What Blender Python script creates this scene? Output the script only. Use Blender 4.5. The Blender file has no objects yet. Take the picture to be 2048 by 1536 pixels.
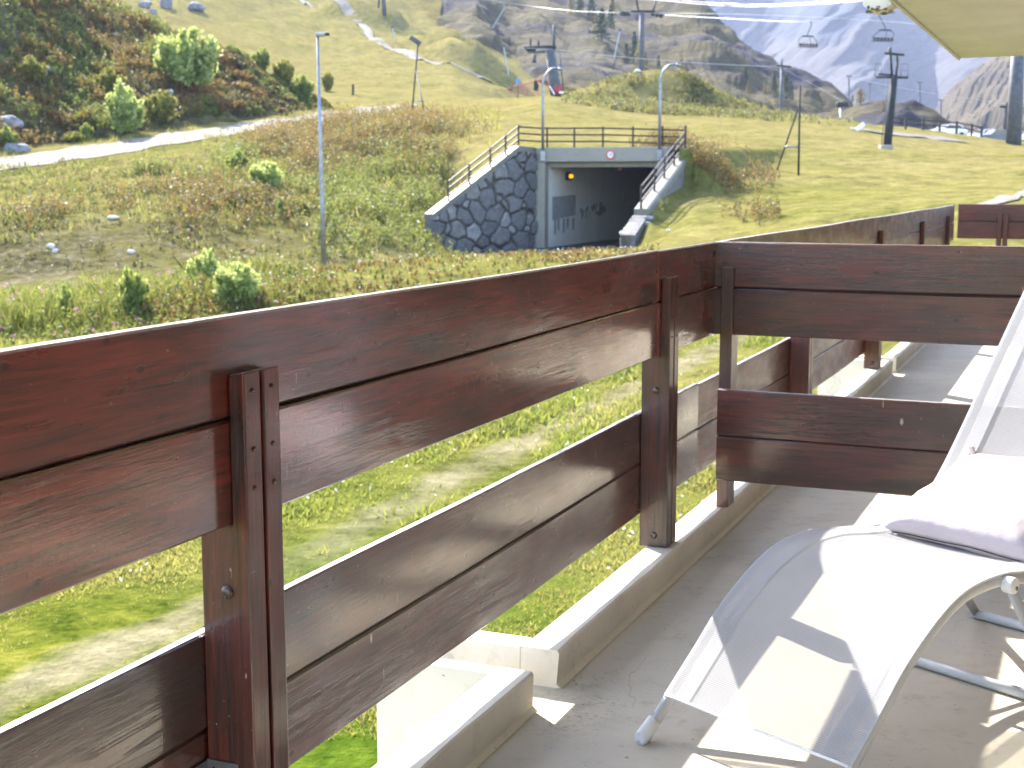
import bpy, bmesh, math, random
import numpy as np
from mathutils import Vector, Matrix
R = math.radians
rng = np.random.default_rng(7)
random.seed(7)
sc = bpy.context.scene
col = sc.collection

# ------------------------------------------------------------------ camera model (used to read sizes off the photograph)
F, PITCH, EYE = 2750.0, math.atan((768-364)/2750.0), 1.2
CP, SP = math.cos(PITCH), math.sin(PITCH)
CAM = np.array([0.0, 0.0, EYE])
def ray(px, py):
    dx = (px-1024)/F; dy = (768-py)/F
    return np.array([dx, CP+dy*SP, -SP+dy*CP])
def at(px, py, Y):
    r = ray(px, py)
    return CAM + r*(Y/r[1])
AZ = R(22.933)                                  # direction of the balcony front
U = np.array([math.sin(AZ), math.cos(AZ), 0.0]) # along the railing, away from the viewer
V = np.array([math.cos(AZ), -math.sin(AZ), 0.0])# from the railing towards the building
def W(u, v, z): return U*u + V*v + np.array([0, 0, z])
RZ_U = math.pi/2 - AZ

# ------------------------------------------------------------------ numpy value noise
def _hash(i, j, k):
    h = (i*374761393 + j*668265263 + k*2147483647 + 1274126177) & 0xffffffff
    h = ((h ^ (h >> 13))*1274126177) & 0xffffffff
    return ((h ^ (h >> 16)) & 0xffff)/65535.0
def vnoise(p):
    p = np.asarray(p, float); f = np.floor(p); t = p-f; t = t*t*(3-2*t); i = f.astype(np.int64)
    r = 0
    for a in (0, 1):
        for b in (0, 1):
            for c in (0, 1):
                w = (t[:, 0] if a else 1-t[:, 0])*(t[:, 1] if b else 1-t[:, 1])*(t[:, 2] if c else 1-t[:, 2])
                r = r + w*_hash(i[:, 0]+a, i[:, 1]+b, i[:, 2]+c)
    return r*2-1
def fbm(p, o=4):
    r = 0; a = 1.0; p = np.asarray(p, float)
    for k in range(o):
        r = r + a*vnoise(p*2**k + 17.3*k); a *= .5
    return r

# ------------------------------------------------------------------ object helpers
def props(o, label=None, cat=None, group=None, kind=None):
    if label: o['label'] = label
    if cat: o['category'] = cat
    if group: o['group'] = group
    if kind: o['kind'] = kind
    return o
def thing(name, label, cat, loc=(0, 0, 0), rz=0, group=None):
    o = bpy.data.objects.new(name, None); col.objects.link(o)
    o.empty_display_size = .1
    o.location = loc; o.rotation_euler = (0, 0, rz)
    return props(o, label, cat, group)
def wmat(o):
    m = Matrix.Translation(o.location) @ o.rotation_euler.to_matrix().to_4x4() @ Matrix.Diagonal((*o.scale, 1))
    return wmat(o.parent) @ m if o.parent else m
def mesh_np(name, verts, faces, mat=None, smooth=False):
    """faces: (n,k) int array (all the same size) or list of tuples"""
    me = bpy.data.meshes.new(name)
    verts = np.asarray(verts, np.float32)
    if isinstance(faces, np.ndarray):
        n, k = faces.shape
        me.vertices.add(len(verts)); me.vertices.foreach_set('co', verts.ravel())
        me.loops.add(n*k); me.loops.foreach_set('vertex_index', faces.astype(np.int32).ravel())
        me.polygons.add(n); me.polygons.foreach_set('loop_start', np.arange(0, n*k, k, dtype=np.int32))
        me.polygons.foreach_set('loop_total', np.full(n, k, np.int32))
        me.update(calc_edges=True); me.validate()
    else:
        me.from_pydata([tuple(map(float, v)) for v in verts], [], [tuple(map(int, f)) for f in faces]); me.update()
    if smooth: me.polygons.foreach_set('use_smooth', np.ones(len(me.polygons), bool))
    if mat: me.materials.append(mat)
    return me
def link(name, me, parent=None, loc=None):
    o = bpy.data.objects.new(name, me); col.objects.link(o)
    if parent: o.parent = parent
    if loc is not None: o.location = loc
    return o
class MB:
    """collects shapes in world coordinates (or in a local frame) and links them as ONE mesh object"""
    def __init__(s): s.v = []; s.f = []
    def add(s, vs, fs):
        b = len(s.v); s.v += [tuple(map(float, v)) for v in vs]; s.f += [tuple(b+i for i in f) for f in fs]; return s
    def hexa(s, p):      # 8 points: bottom 4 ccw, top 4
        return s.add(p, [(3, 2, 1, 0), (4, 5, 6, 7), (0, 1, 5, 4), (1, 2, 6, 5), (2, 3, 7, 6), (3, 0, 4, 7)])
    def box(s, c, size, ax=None):
        ax = ax or ((1, 0, 0), (0, 1, 0), (0, 0, 1)); ax = [np.array(a, float) for a in ax]; c = np.array(c, float)
        h = [a*d/2 for a, d in zip(ax, size)]
        p = [c+sx*h[0]+sy*h[1]+sz*h[2] for sz in (-1, 1) for sx, sy in ((-1, -1), (1, -1), (1, 1), (-1, 1))]
        return s.hexa(p)
    def uvz(s, u0, u1, v0, v1, z0, z1):
        return s.hexa([W(u0, v1, z0), W(u1, v1, z0), W(u1, v0, z0), W(u0, v0, z0), W(u0, v1, z1), W(u1, v1, z1), W(u1, v0, z1), W(u0, v0, z1)])
    def prism(s, poly, d):  # planar polygon (list of 3d points) extruded by vector d
        n = len(poly); poly = [np.array(p, float) for p in poly]; d = np.array(d, float)
        vs = poly + [p+d for p in poly]
        return s.add(vs, [tuple(range(n))[::-1], tuple(range(n, 2*n))] + [(i, (i+1) % n, n+(i+1) % n, n+i) for i in range(n)])
    def tube(s, pts, rad, seg=8, sq=None, cap=True, up=None):
        pts = [np.array(p, float) for p in pts]; n = len(pts)
        rad = rad if hasattr(rad, '__len__') else [rad]*n
        T = []
        for i in range(n):
            t = pts[min(i+1, n-1)]-pts[max(i-1, 0)]; T.append(t/np.linalg.norm(t))
        a = np.array(up if up is not None else ((0, 0, 1) if abs(T[0][2]) < .9 else (1, 0, 0)), float)
        vs = []
        for i in range(n):
            a = a-T[i]*(a@T[i]); a = a/np.linalg.norm(a); b = np.cross(T[i], a)
            for k in range(seg):
                th = 2*math.pi*(k+.5)/seg; sx, sy = (1, 1) if sq is None else sq
                vs.append(pts[i]+rad[i]*(a*math.cos(th)*sx+b*math.sin(th)*sy))
        fs = [(i*seg+k, i*seg+(k+1) % seg, (i+1)*seg+(k+1) % seg, (i+1)*seg+k) for i in range(n-1) for k in range(seg)]
        if cap: fs += [tuple(range(seg))[::-1], tuple((n-1)*seg+k for k in range(seg))]
        return s.add(vs, fs)
    def disc_dome(s, c, n, r, h, seg=14, rings=4):
        n = np.array(n, float)/np.linalg.norm(n); a = np.cross(n, (0, 0, 1.0)) if abs(n[2]) < .9 else np.cross(n, (1.0, 0, 0)); a /= np.linalg.norm(a); b = np.cross(n, a)
        vs = []; c = np.array(c, float)
        for i in range(rings):
            t = (math.pi/2)*i/rings
            for k in range(seg):
                th = 2*math.pi*k/seg
                vs.append(c+r*math.cos(t)*(a*math.cos(th)+b*math.sin(th))+n*h*math.sin(t))
        vs.append(c+n*h)
        fs = [(i*seg+k, i*seg+(k+1) % seg, (i+1)*seg+(k+1) % seg, (i+1)*seg+k) for i in range(rings-1) for k in range(seg)]
        fs += [((rings-1)*seg+k, (rings-1)*seg+(k+1) % seg, len(vs)-1) for k in range(seg)]
        return s.add(vs, fs)
    def mesh(s, name, mat, inv=None, smooth=False, bevel=0, seg=2):
        vs = s.v
        if inv is not None: vs = [inv @ Vector(v) for v in vs]
        me = bpy.data.meshes.new(name); me.from_pydata([tuple(v) for v in vs], [], s.f); me.update()
        bm = bmesh.new(); bm.from_mesh(me)
        bmesh.ops.recalc_face_normals(bm, faces=bm.faces)
        if bevel:
            ed = [e for e in bm.edges if len(e.link_faces) == 2 and e.calc_face_angle(0) > .5]
            bmesh.ops.bevel(bm, geom=ed, offset=bevel, segments=seg, affect='EDGES', profile=.6)
        bm.to_mesh(me); bm.free()
        if smooth:
            me.polygons.foreach_set('use_smooth', np.ones(len(me.polygons), bool))
        if mat: me.materials.append(mat)
        return me
    def build(s, name, mat, parent=None, smooth=False, bevel=0, seg=2, **pr):
        inv = wmat(parent).inverted() if parent else None
        o = link(name, s.mesh(name, mat, inv, smooth, bevel, seg), parent)
        return props(o, **pr)
    def solo(s, name, mat, label, cat, group=None, smooth=False, bevel=0, base=None):
        """a one-mesh thing: origin at its base"""
        v = np.array(s.v); b = np.array(base if base is not None else [v[:, 0].mean(), v[:, 1].mean(), v[:, 2].min()])
        o = link(name, s.mesh(name, mat, Matrix.Translation(-Vector(b)), smooth, bevel), None, b)
        return props(o, label, cat, group)
def copy_tree(o, parent=None):
    c = o.copy(); col.objects.link(c)
    if parent: c.parent = parent
    for ch in list(o.children): copy_tree(ch, c)
    return c

# ------------------------------------------------------------------ material helpers
class NT:
    def __init__(s, name):
        s.m = bpy.data.materials.new(name); s.m.use_nodes = True; s.t = s.m.node_tree; s.t.nodes.clear()
        s.out = s.n('ShaderNodeOutputMaterial')
    def n(s, typ, **kw):
        nd = s.t.nodes.new(typ)
        for k, v in kw.items():
            if k.startswith('i_'):
                key = k[2:]; key = int(key) if key.isdigit() else key.replace('_', ' ')
                if hasattr(v, 'is_output') or isinstance(v, bpy.types.NodeSocket): s.t.links.new(v, nd.inputs[key])
                else: nd.inputs[key].default_value = v
            else: setattr(nd, k, v)
        return nd
    def l(s, a, b): s.t.links.new(a, b)
    def coord(s, kind='Object', scale=(1, 1, 1), rot=(0, 0, 0)):
        c = s.n('ShaderNodeTexCoord'); mp = s.n('ShaderNodeMapping'); s.l(c.outputs[kind], mp.inputs[0])
        mp.inputs['Scale'].default_value = scale; mp.inputs['Rotation'].default_value = rot
        return mp.outputs[0]
    def noise(s, vec, scale=5, detail=4, rough=.55, dist=0):
        nd = s.n('ShaderNodeTexNoise', i_Scale=scale, i_Detail=detail, i_Roughness=rough, i_Distortion=dist); s.l(vec, nd.inputs['Vector']); return nd.outputs[0]
    def ramp(s, fac, stops):
        r = s.n('ShaderNodeValToRGB'); s.l(fac, r.inputs[0]); e = r.color_ramp.elements
        while len(e) < len(stops): e.new(.5)
        for el, (p, c) in zip(e, stops):
            el.position = p; c = (c, c, c) if not hasattr(c, '__len__') else c; el.color = (*c, 1)
        return r.outputs[0]
    def mix(s, fac, a, b, mode='MIX'):
        nd = s.n('ShaderNodeMix', data_type='RGBA', blend_type=mode)
        for k, v in ((0, fac), (6, a), (7, b)):
            if isinstance(v, bpy.types.NodeSocket): s.l(v, nd.inputs[k])
            elif hasattr(v, '__len__'): nd.inputs[k].default_value = (*v, 1)
            else: nd.inputs[k].default_value = v
        return nd.outputs[2]
    def math(s, op, a, b=0.0, clamp=False):
        nd = s.n('ShaderNodeMath', operation=op, use_clamp=clamp)
        for k, v in ((0, a), (1, b)):
            if isinstance(v, bpy.types.NodeSocket): s.l(v, nd.inputs[k])
            else: nd.inputs[k].default_value = v
        return nd.outputs[0]
    def bump(s, h, strength=.3, dist=.02, normal=None):
        b = s.n('ShaderNodeBump', i_Strength=strength, i_Distance=dist); s.l(h, b.inputs['Height'])
        if normal is not None: s.l(normal, b.inputs['Normal'])
        return b.outputs[0]
    def attr(s, name): return s.n('ShaderNodeAttribute', attribute_name=name).outputs['Fac']
    def bsdf(s, color, rough=.6, normal=None, metal=0, spec=.5, **kw):
        b = s.n('ShaderNodeBsdfPrincipled')
        for k, v in (('Base Color', color), ('Roughness', rough), ('Metallic', metal), ('Specular IOR Level', spec)):
            if isinstance(v, bpy.types.NodeSocket): s.l(v, b.inputs[k])
            else: b.inputs[k].default_value = (*v, 1) if hasattr(v, '__len__') else v
        for k, v in kw.items():
            k = k.replace('_', ' ')
            b.inputs[k].default_value = (*v, 1) if hasattr(v, '__len__') else v
        if normal is not None: s.l(normal, b.inputs['Normal'])
        s.l(b.outputs[0], s.out.inputs[0]); return b
def mottled(name, c0, c1, scale=4, rough=.7, bump=.15, bscale=40, spec=.4, metal=0, lo=.35, hi=.65):
    t = NT(name); v = t.coord('Object'); n = t.noise(v, scale, 5)
    c = t.ramp(n, [(lo, c0), (hi, c1)])
    t.bsdf(c, rough, t.bump(t.noise(v, bscale, 4), bump, .01), metal, spec)
    return t.m
HAZE = .0001
EXPO = 2.75
# ================================================================== MATERIALS
M = {}
def wood(name, tint=1.0, grey=0.0, rough=.30, gloss=.9):
    t = NT(name)
    tc = t.n('ShaderNodeTexCoord'); oi = t.n('ShaderNodeObjectInfo')
    off = t.n('ShaderNodeVectorMath', operation='ADD'); t.l(tc.outputs['Object'], off.inputs[0])
    sc3 = t.n('ShaderNodeVectorMath', operation='SCALE'); cx = t.n('ShaderNodeCombineXYZ')
    for i in range(3): t.l(oi.outputs['Random'], cx.inputs[i])
    t.l(cx.outputs[0], sc3.inputs[0]); sc3.inputs['Scale'].default_value = 37.0
    t.l(sc3.outputs[0], off.inputs[1]); P = off.outputs[0]
    def mp(s):
        m = t.n('ShaderNodeMapping'); m.inputs['Scale'].default_value = s; t.l(P, m.inputs[0]); return m.outputs[0]
    grain = t.noise(mp((1.6, 22, 22)), 4, 6, .6, .6)
    fine = t.noise(mp((6, 150, 150)), 3, 3, .6)
    brush = t.noise(mp((150, 3, 3)), 2.0, 3, .5)
    big = t.noise(mp((1.2, 4, 4)), 1.6, 3, .5)
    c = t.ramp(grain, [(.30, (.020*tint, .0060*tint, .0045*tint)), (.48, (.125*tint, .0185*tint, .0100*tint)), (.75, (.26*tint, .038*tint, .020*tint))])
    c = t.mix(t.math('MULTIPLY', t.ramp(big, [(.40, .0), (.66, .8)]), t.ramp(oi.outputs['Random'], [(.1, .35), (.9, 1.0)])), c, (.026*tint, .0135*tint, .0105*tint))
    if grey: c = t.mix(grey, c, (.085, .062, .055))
    # knots
    vk = t.n('ShaderNodeTexVoronoi', i_Scale=1.0); t.l(mp((1.5, 5, 6)), vk.inputs['Vector'])
    kd = t.math('ADD', vk.outputs['Distance'], t.math('MULTIPLY', t.math('SUBTRACT', t.noise(mp((14, 60, 60)), 2, 3), .5), .10)); kn = t.ramp(kd, [(.05, 1.0), (.08, .55), (.11, .8), (.17, 0.0)])
    c = t.mix(kn, c, (.014, .007, .005))
    # pale drips and flecks where paint has chipped
    fl = t.noise(mp((60, 60, 9)), 1.0, 2, .4)
    flm = t.ramp(fl, [(.765, 0.0), (.785, 1.0)])
    c = t.mix(t.math('MULTIPLY', flm, .55), c, (.42, .34, .27))
    sp = t.noise(mp((45, 70, 70)), 2.0, 2, .5)
    c = t.mix(t.ramp(sp, [(.715, 0.0), (.73, .5)]), c, (.22, .15, .12))
    # chips, drips and dents with a shape of their own
    def marks(scale, r0, r1, gate):
        vd = t.n('ShaderNodeTexVoronoi', i_Scale=1.0); t.l(mp(scale), vd.inputs['Vector']); sp_ = t.n('ShaderNodeSeparateColor'); t.l(vd.outputs['Color'], sp_.inputs[0])
        return t.math('MULTIPLY', t.ramp(vd.outputs['Distance'], [(r0, 1.0), (r1, 0.0)]), t.ramp(sp_.outputs[0], [(gate, 0.0), (gate+.01, 1.0)]))
    c = t.mix(t.math('MULTIPLY', marks((11, 30, 5.5), .045, .075, .80), .8), c, (.50, .43, .35))
    dent = marks((16, 40, 26), .10, .17, .72); c = t.mix(t.math('MULTIPLY', dent, .75), c, (.010, .006, .005))
    c = t.mix(t.math('MULTIPLY', marks((24, 60, 40), .07, .11, .86), .7), c, (.26, .15, .10))
    # long cracks along the grain
    cr = t.noise(mp((.9, 26, 26)), 2.5, 5, .65, 1.2)
    crm = t.ramp(cr, [(.47, 0.0), (.5, 1.0), (.53, 0.0)])
    crk = t.math('MULTIPLY', crm, t.ramp(t.noise(mp((1.1, 3, 3)), 1.3, 2), [(.50, 0.0), (.62, 1.0)]))
    c = t.mix(crk, c, (.008, .005, .004))
    h = t.math('ADD', t.math('MULTIPLY', grain, .45), t.math('MULTIPLY', fine, .18))
    h = t.math('ADD', h, t.math('MULTIPLY', brush, .22))
    h = t.math('SUBTRACT', h, t.math('MULTIPLY', crk, .9))
    h = t.math('SUBTRACT', h, t.math('ADD', t.math('MULTIPLY', kn, .25), t.math('MULTIPLY', dent, .5)))
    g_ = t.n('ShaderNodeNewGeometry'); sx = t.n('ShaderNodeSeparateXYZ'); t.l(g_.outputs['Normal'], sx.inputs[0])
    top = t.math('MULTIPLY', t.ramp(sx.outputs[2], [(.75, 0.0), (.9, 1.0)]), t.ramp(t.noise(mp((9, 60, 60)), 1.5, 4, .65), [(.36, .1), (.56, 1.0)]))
    c = t.mix(top, c, (.36, .335, .33))  # upward faces lightened: worn grey wood plus a painted-in sun and sky sheen
    nb = t.bump(h, .32, .004)
    r = t.ramp(t.noise(mp((3, 9, 9)), 2, 4), [(.3, rough-.07), (.7, rough+.18)])
    bs = t.bsdf(c, r, nb, 0, .5)
    if gloss:
        bs.inputs['Coat Weight'].default_value = gloss; bs.inputs['Coat Roughness'].default_value = .085; bs.inputs['Coat IOR'].default_value = 1.75
        t.l(t.bump(t.math('ADD', t.math('MULTIPLY', brush, .5), t.math('ADD', t.math('MULTIPLY', grain, .7), t.math('SUBTRACT', t.math('MULTIPLY', fine, .35), t.math('MULTIPLY', crk, .8)))), .075, .003), bs.inputs['Coat Normal'])
    return t.m
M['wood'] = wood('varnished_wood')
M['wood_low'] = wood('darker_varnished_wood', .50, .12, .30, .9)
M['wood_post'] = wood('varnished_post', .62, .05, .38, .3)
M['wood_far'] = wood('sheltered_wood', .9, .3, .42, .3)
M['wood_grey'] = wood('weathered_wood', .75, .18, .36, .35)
M['wood_dark'] = mottled('dark_stained_wood', (.016, .011, .009), (.035, .024, .019), 6, .6)

def concrete(name, base, dirt=.35, scale=1.0, gutter=False):
    t = NT(name); v = t.coord('Object')
    n1 = t.noise(v, 2.2*scale, 5); n2 = t.noise(v, 14*scale, 6, .65); n3 = t.noise(v, 120*scale, 3)
    d = tuple(b*.86 for b in base)
    c = t.ramp(n1, [(.35, d), (.65, base)])
    st = t.math('MULTIPLY', t.ramp(n2, [(.56, 0.0), (.75, 1.0)]), dirt)
    c = t.mix(st, c, tuple(b*x for b, x in zip(base, (.55, .5, .42))))
    sp = t.noise(v, 55*scale, 2, .5)
    gate = t.ramp(t.noise(v, 3.1*scale, 3), [(.48, 0.0), (.6, 1.0)])
    c = t.mix(t.math('MULTIPLY', t.ramp(sp, [(.70, 0.0), (.725, .8)]), gate), c, (.055, .045, .038))
    st2 = t.math('MULTIPLY', t.ramp(t.noise(v, 6.5*scale, 7, .75, .8), [(.58, 0.0), (.70, .6)]), t.ramp(t.noise(v, 1.1*scale, 3), [(.44, 0.0), (.6, 1.0)]))
    c = t.mix(t.math('MULTIPLY', st2, min(1, dirt*2)), c, tuple(b*x for b, x in zip(base, (.36, .32, .27))))
    if gutter:      # grit and moss washed up along the kerb
        dp = t.n('ShaderNodeVectorMath', operation='DOT_PRODUCT'); t.l(v, dp.inputs[0]); dp.inputs[1].default_value = tuple(V)
        near = t.math('MULTIPLY', t.math('SUBTRACT', -.70, dp.outputs['Value']), 2.4, True)
        pat = t.ramp(t.noise(v, 2.6, 4, .6), [(.50, 0.0), (.66, 1.0)])
        g1 = t.ramp(t.noise(v, 75, 4, .75), [(.54, 0.0), (.62, .8)]); g2 = t.ramp(t.noise(v, 9, 5, .7), [(.48, 0.0), (.7, .55)])
        m_ = t.math('MULTIPLY', t.math('MULTIPLY', near, pat), t.math('MAXIMUM', g1, g2))
        c = t.mix(m_, c, (.085, .075, .06))
        sp2 = t.math('MULTIPLY', t.ramp(t.noise(v, 90, 2, .5), [(.735, 0.0), (.75, .8)]), t.ramp(t.noise(v, 1.7, 3), [(.42, 0.0), (.55, 1.0)]))
        c = t.mix(sp2, c, (.06, .05, .04))
    cr = t.ramp(t.noise(v, 1.4*scale, 5, .6, .5), [(.4965, 0.0), (.5, .7), (.5035, 0.0)])
    c = t.mix(t.math('MULTIPLY', cr, t.ramp(t.noise(v, .9*scale, 2), [(.52, 0.0), (.6, dirt)])), c, tuple(b*.3 for b in base))
    t.bsdf(c, t.ramp(n2, [(.3, .5), (.7, .75)]), t.bump(t.math('ADD', n2, t.math('MULTIPLY', n3, .35)), .25, .006), 0, .35)
    return t.m
M['floor'] = concrete('painted_balcony_floor', (.51, .462, .37), .55, 1.0, True)
M['kerb'] = concrete('painted_concrete', (.66, .615, .525), .4)
M['coping'] = concrete('weathered_coping', (.15, .138, .112), .5, .3)
M['soffit'] = concrete('cream_soffit', (.58, .56, .49), .18)
M['facade'] = concrete('cream_render', (.66, .62, .53), .15)
M['cladding'] = mottled('brown_wood_cladding', (.10, .055, .036), (.17, .095, .065), 3, .55, .2, 30)
M['portal'] = concrete('grey_concrete', (.265, .24, .195), .5, .22)
M['tunnel_wall'] = concrete('painted_tunnel_wall', (.74, .71, .64), .5, .2)
M['lichen'] = mottled('lichen', (.05, .05, .02), (.16, .145, .06), 25, .9)

def stone(name):
    t = NT(name); v = t.coord('Object'); rnd, edge = t.attr('rnd'), t.attr('edge')
    cs = t.ramp(rnd, [(.05, (.12, .115, .115)), (.35, (.175, .165, .16)), (.6, (.215, .198, .17)), (.8, (.25, .235, .22)), (.97, (.33, .31, .29))])
    cs = t.mix(t.ramp(t.noise(v, 4, 6, .75), [(.36, .65), (.66, 0.0)]), cs, (.075, .072, .072))
    cs = t.mix(t.ramp(t.noise(v, 9, 4, .7), [(.58, 0.0), (.72, .5)]), cs, (.48, .46, .43))
    c = t.mix(t.ramp(t.math('ADD', edge, t.math('MULTIPLY', t.math('SUBTRACT', t.noise(v, 5, 4), .5), .5)), [(.35, 0.0), (.75, .9)]), cs, (.06, .055, .05))
    t.bsdf(c, .9, t.bump(t.noise(v, 7, 6, .7), .8, .08), 0, .2)
    return t.m
M['stone'] = stone('rubble_masonry')
M['rock'] = mottled('grey_rock', (.08, .08, .092), (.22, .215, .225), 2.2, .85, .5, 6)
M['rock_pale'] = mottled('pale_rock', (.36, .35, .33), (.55, .53, .5), 3, .85, .5, 8)
M['steel'] = mottled('galvanised_steel', (.17, .18, .20), (.27, .28, .30), 9, .42, .05, 60, .5, .75)
M['steel_dark'] = mottled('dark_pylon_steel', (.016, .016, .018), (.034, .034, .036), 3, .75, .1, 20, .25, 0)
M['steel_grey'] = mottled('grey_pylon_steel', (.055, .056, .062), (.095, .097, .105), 2, .65, .1, 20, .3, 0)
M['bolt'] = mottled('painted_bolt', (.03, .02, .018), (.09, .06, .05), 60, .25, .1, 200, .6, .3)
M['brass'] = mottled('screw', (.35, .27, .14), (.5, .4, .22), 60, .4, .1, 200, .6, .8)
M['black'] = mottled('black_hole', (.01, .01, .01), (.02, .02, .02), 10, .8)
M['cable'] = mottled('steel_cable', (.24, .25, .27), (.32, .33, .35), 2, .35, .05, 60, .6, .5)
M['white_metal'] = mottled('white_powder_coat', (.46, .465, .475), (.52, .525, .53), 8, .32, .04, 90, .5)
M['white_plastic'] = mottled('white_plastic', (.74, .74, .75), (.80, .80, .80), 12, .4, .05, 90, .5)
M['red'] = mottled('red_padding', (.24, .03, .035), (.36, .05, .05), 3, .7)
M['net'] = mottled('red_net', (.50, .17, .12), (.60, .25, .17), 5, .8)
M['blue'] = mottled('blue_sign', (.10, .20, .38), (.16, .28, .46), 4, .5)
M['sign_white'] = mottled('sign_white', (.66, .66, .68), (.74, .74, .76), 8, .4)
M['sign_red'] = mottled('sign_red', (.50, .05, .04), (.6, .08, .06), 8, .4)
M['sign_ink'] = mottled('sign_ink', (.05, .05, .12), (.08, .08, .18), 8, .5)
M['car_paint'] = mottled('silver_car_paint', (.5, .53, .56), (.6, .62, .65), 1, .2, .02, 20, .6, .3)
M['car_dark'] = mottled('dark_blue_car_paint', (.03, .04, .07), (.05, .06, .10), 1, .2, .02, 20, .6, .3)
M['glass'] = mottled('dark_glass', (.015, .018, .02), (.025, .028, .03), 1, .06, .01, 5, .6)
M['rubber'] = mottled('rubber', (.015, .015, .015), (.03, .03, .03), 9, .8)
M['asphalt'] = mottled('asphalt', (.045, .045, .048), (.075, .073, .07), 3, .85, .3, 60)
M['bark'] = mottled('bark', (.05, .037, .028), (.10, .08, .06), 8, .9, .4, 30)
M['grey_patch'] = mottled('grey_paint_patch', (.28, .275, .265), (.35, .345, .33), 3, .75, .1, 30)
M['graffiti'] = mottled('black_scrawl', (.22, .21, .20), (.34, .33, .31), 6, .75, .1, 30)
t = NT('amber_lamp'); e = t.n('ShaderNodeEmission'); e.inputs[0].default_value = (1, .40, .012, 1); e.inputs[1].default_value = .32; t.l(e.outputs[0], t.out.inputs[0]); M['amber'] = t.m

def fabric():
    t = NT('mesh_fabric'); v = t.coord('Object')
    wv = t.n('ShaderNodeTexWave', wave_type='BANDS', bands_direction='X', i_Scale=95.0); t.l(v, wv.inputs['Vector'])
    wv2 = t.n('ShaderNodeTexWave', wave_type='BANDS', bands_direction='Y', i_Scale=95.0); t.l(v, wv2.inputs['Vector'])
    h = t.math('MULTIPLY', wv.outputs[1], wv2.outputs[1])
    n = t.noise(v, 9, 4)
    d = t.n('ShaderNodeBsdfPrincipled'); d.inputs['Roughness'].default_value = .55
    t.l(t.ramp(n, [(.3, (.365, .37, .40)), (.7, (.41, .415, .445))]), d.inputs['Base Color'])
    t.l(t.bump(h, .35, .002), d.inputs['Normal'])
    tr = t.n('ShaderNodeBsdfTranslucent'); tr.inputs[0].default_value = (.54, .55, .60, 1)
    m1 = t.n('ShaderNodeMixShader'); m1.inputs[0].default_value = .26; t.l(d.outputs[0], m1.inputs[1]); t.l(tr.outputs[0], m1.inputs[2])
    tp = t.n('ShaderNodeBsdfTransparent'); m2 = t.n('ShaderNodeMixShader')
    t.l(t.ramp(h, [(.25, .44), (.75, .22)]), m2.inputs[0])
    t.l(m1.outputs[0], m2.inputs[1]); t.l(tp.outputs[0], m2.inputs[2]); t.l(m2.outputs[0], t.out.inputs[0])
    return t.m
M['fabric'] = fabric()
def linen(name, c):
    t = NT(name); v = t.coord('Object'); n = t.noise(v, 7, 5); w = t.noise(v, 260, 3)
    t.bsdf(t.ramp(n, [(.3, tuple(x*.93 for x in c)), (.7, c)]), .85, t.bump(t.math('ADD', t.math('MULTIPLY', n, 2.0), t.math('MULTIPLY', w, .4)), .35, .006), 0, .2, Sheen_Weight=.25)
    return t.m
M['linen'] = linen('pinkish_white_linen', (.55, .475, .49))
M['zip'] = mottled('zip', (.03, .025, .025), (.06, .05, .05), 100, .6)

def leaf(name, c0, c1, trans=.35, scale=1.2):
    t = NT(name); v = t.coord('Object'); n = t.noise(v, scale, 3); n2 = t.n('ShaderNodeTexWhiteNoise')
    g = t.n('ShaderNodeNewGeometry'); t.l(g.outputs['Random Per Island'], n2.inputs['Vector'])
    f = t.math('ADD', t.math('MULTIPLY', n, .6), t.math('MULTIPLY', g.outputs['Random Per Island'], .4))
    c = t.ramp(f, [(.3, c0), (.7, c1)])
    d = t.n('ShaderNodeBsdfPrincipled'); d.inputs['Roughness'].default_value = .6; d.inputs['Specular IOR Level'].default_value = .3; t.l(c, d.inputs['Base Color'])
    tr = t.n('ShaderNodeBsdfTranslucent'); t.l(t.mix(.3, c, (.5, .5, .1), 'SCREEN'), tr.inputs[0])
    m = t.n('ShaderNodeMixShader'); m.inputs[0].default_value = trans; t.l(d.outputs[0], m.inputs[1]); t.l(tr.outputs[0], m.inputs[2]); t.l(m.outputs[0], t.out.inputs[0])
    return t.m
M['lawn_blade'] = leaf('lawn_grass', (.055, .085, .012), (.16, .18, .032), .45, .5)
M['dry_blade'] = leaf('dry_grass', (.14, .125, .03), (.28, .245, .075), .4, .4)
M['weed'] = leaf('green_weeds', (.04, .062, .012), (.125, .145, .03), .4, .6)
M['rust'] = leaf('rusty_weeds', (.075, .028, .012), (.22, .09, .03), .35, .8)
M['brown_weed'] = leaf('brown_weeds', (.035, .024, .012), (.085, .062, .028), .3, .8)
M['pink'] = leaf('pink_flowers', (.45, .10, .25), (.6, .2, .38), .3, 3)
M['white_flower'] = leaf('white_flowers', (.55, .55, .5), (.7, .7, .66), .3, 3)
M['bush'] = leaf('bush_leaves', (.085, .125, .024), (.22, .27, .07), .5, .5)
M['bush_light'] = leaf('light_bush_leaves', (.15, .20, .05), (.36, .42, .14), .5, .5)
M['bush_yellow'] = leaf('yellow_bush_leaves', (.10, .10, .017), (.23, .21, .045), .4, .6)
M['fir'] = leaf('fir_needles', (.02, .035, .022), (.05, .07, .035), .15, .5)
M['larch'] = leaf('larch_needles', (.13, .10, .03), (.24, .17, .05), .25, .5)

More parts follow.
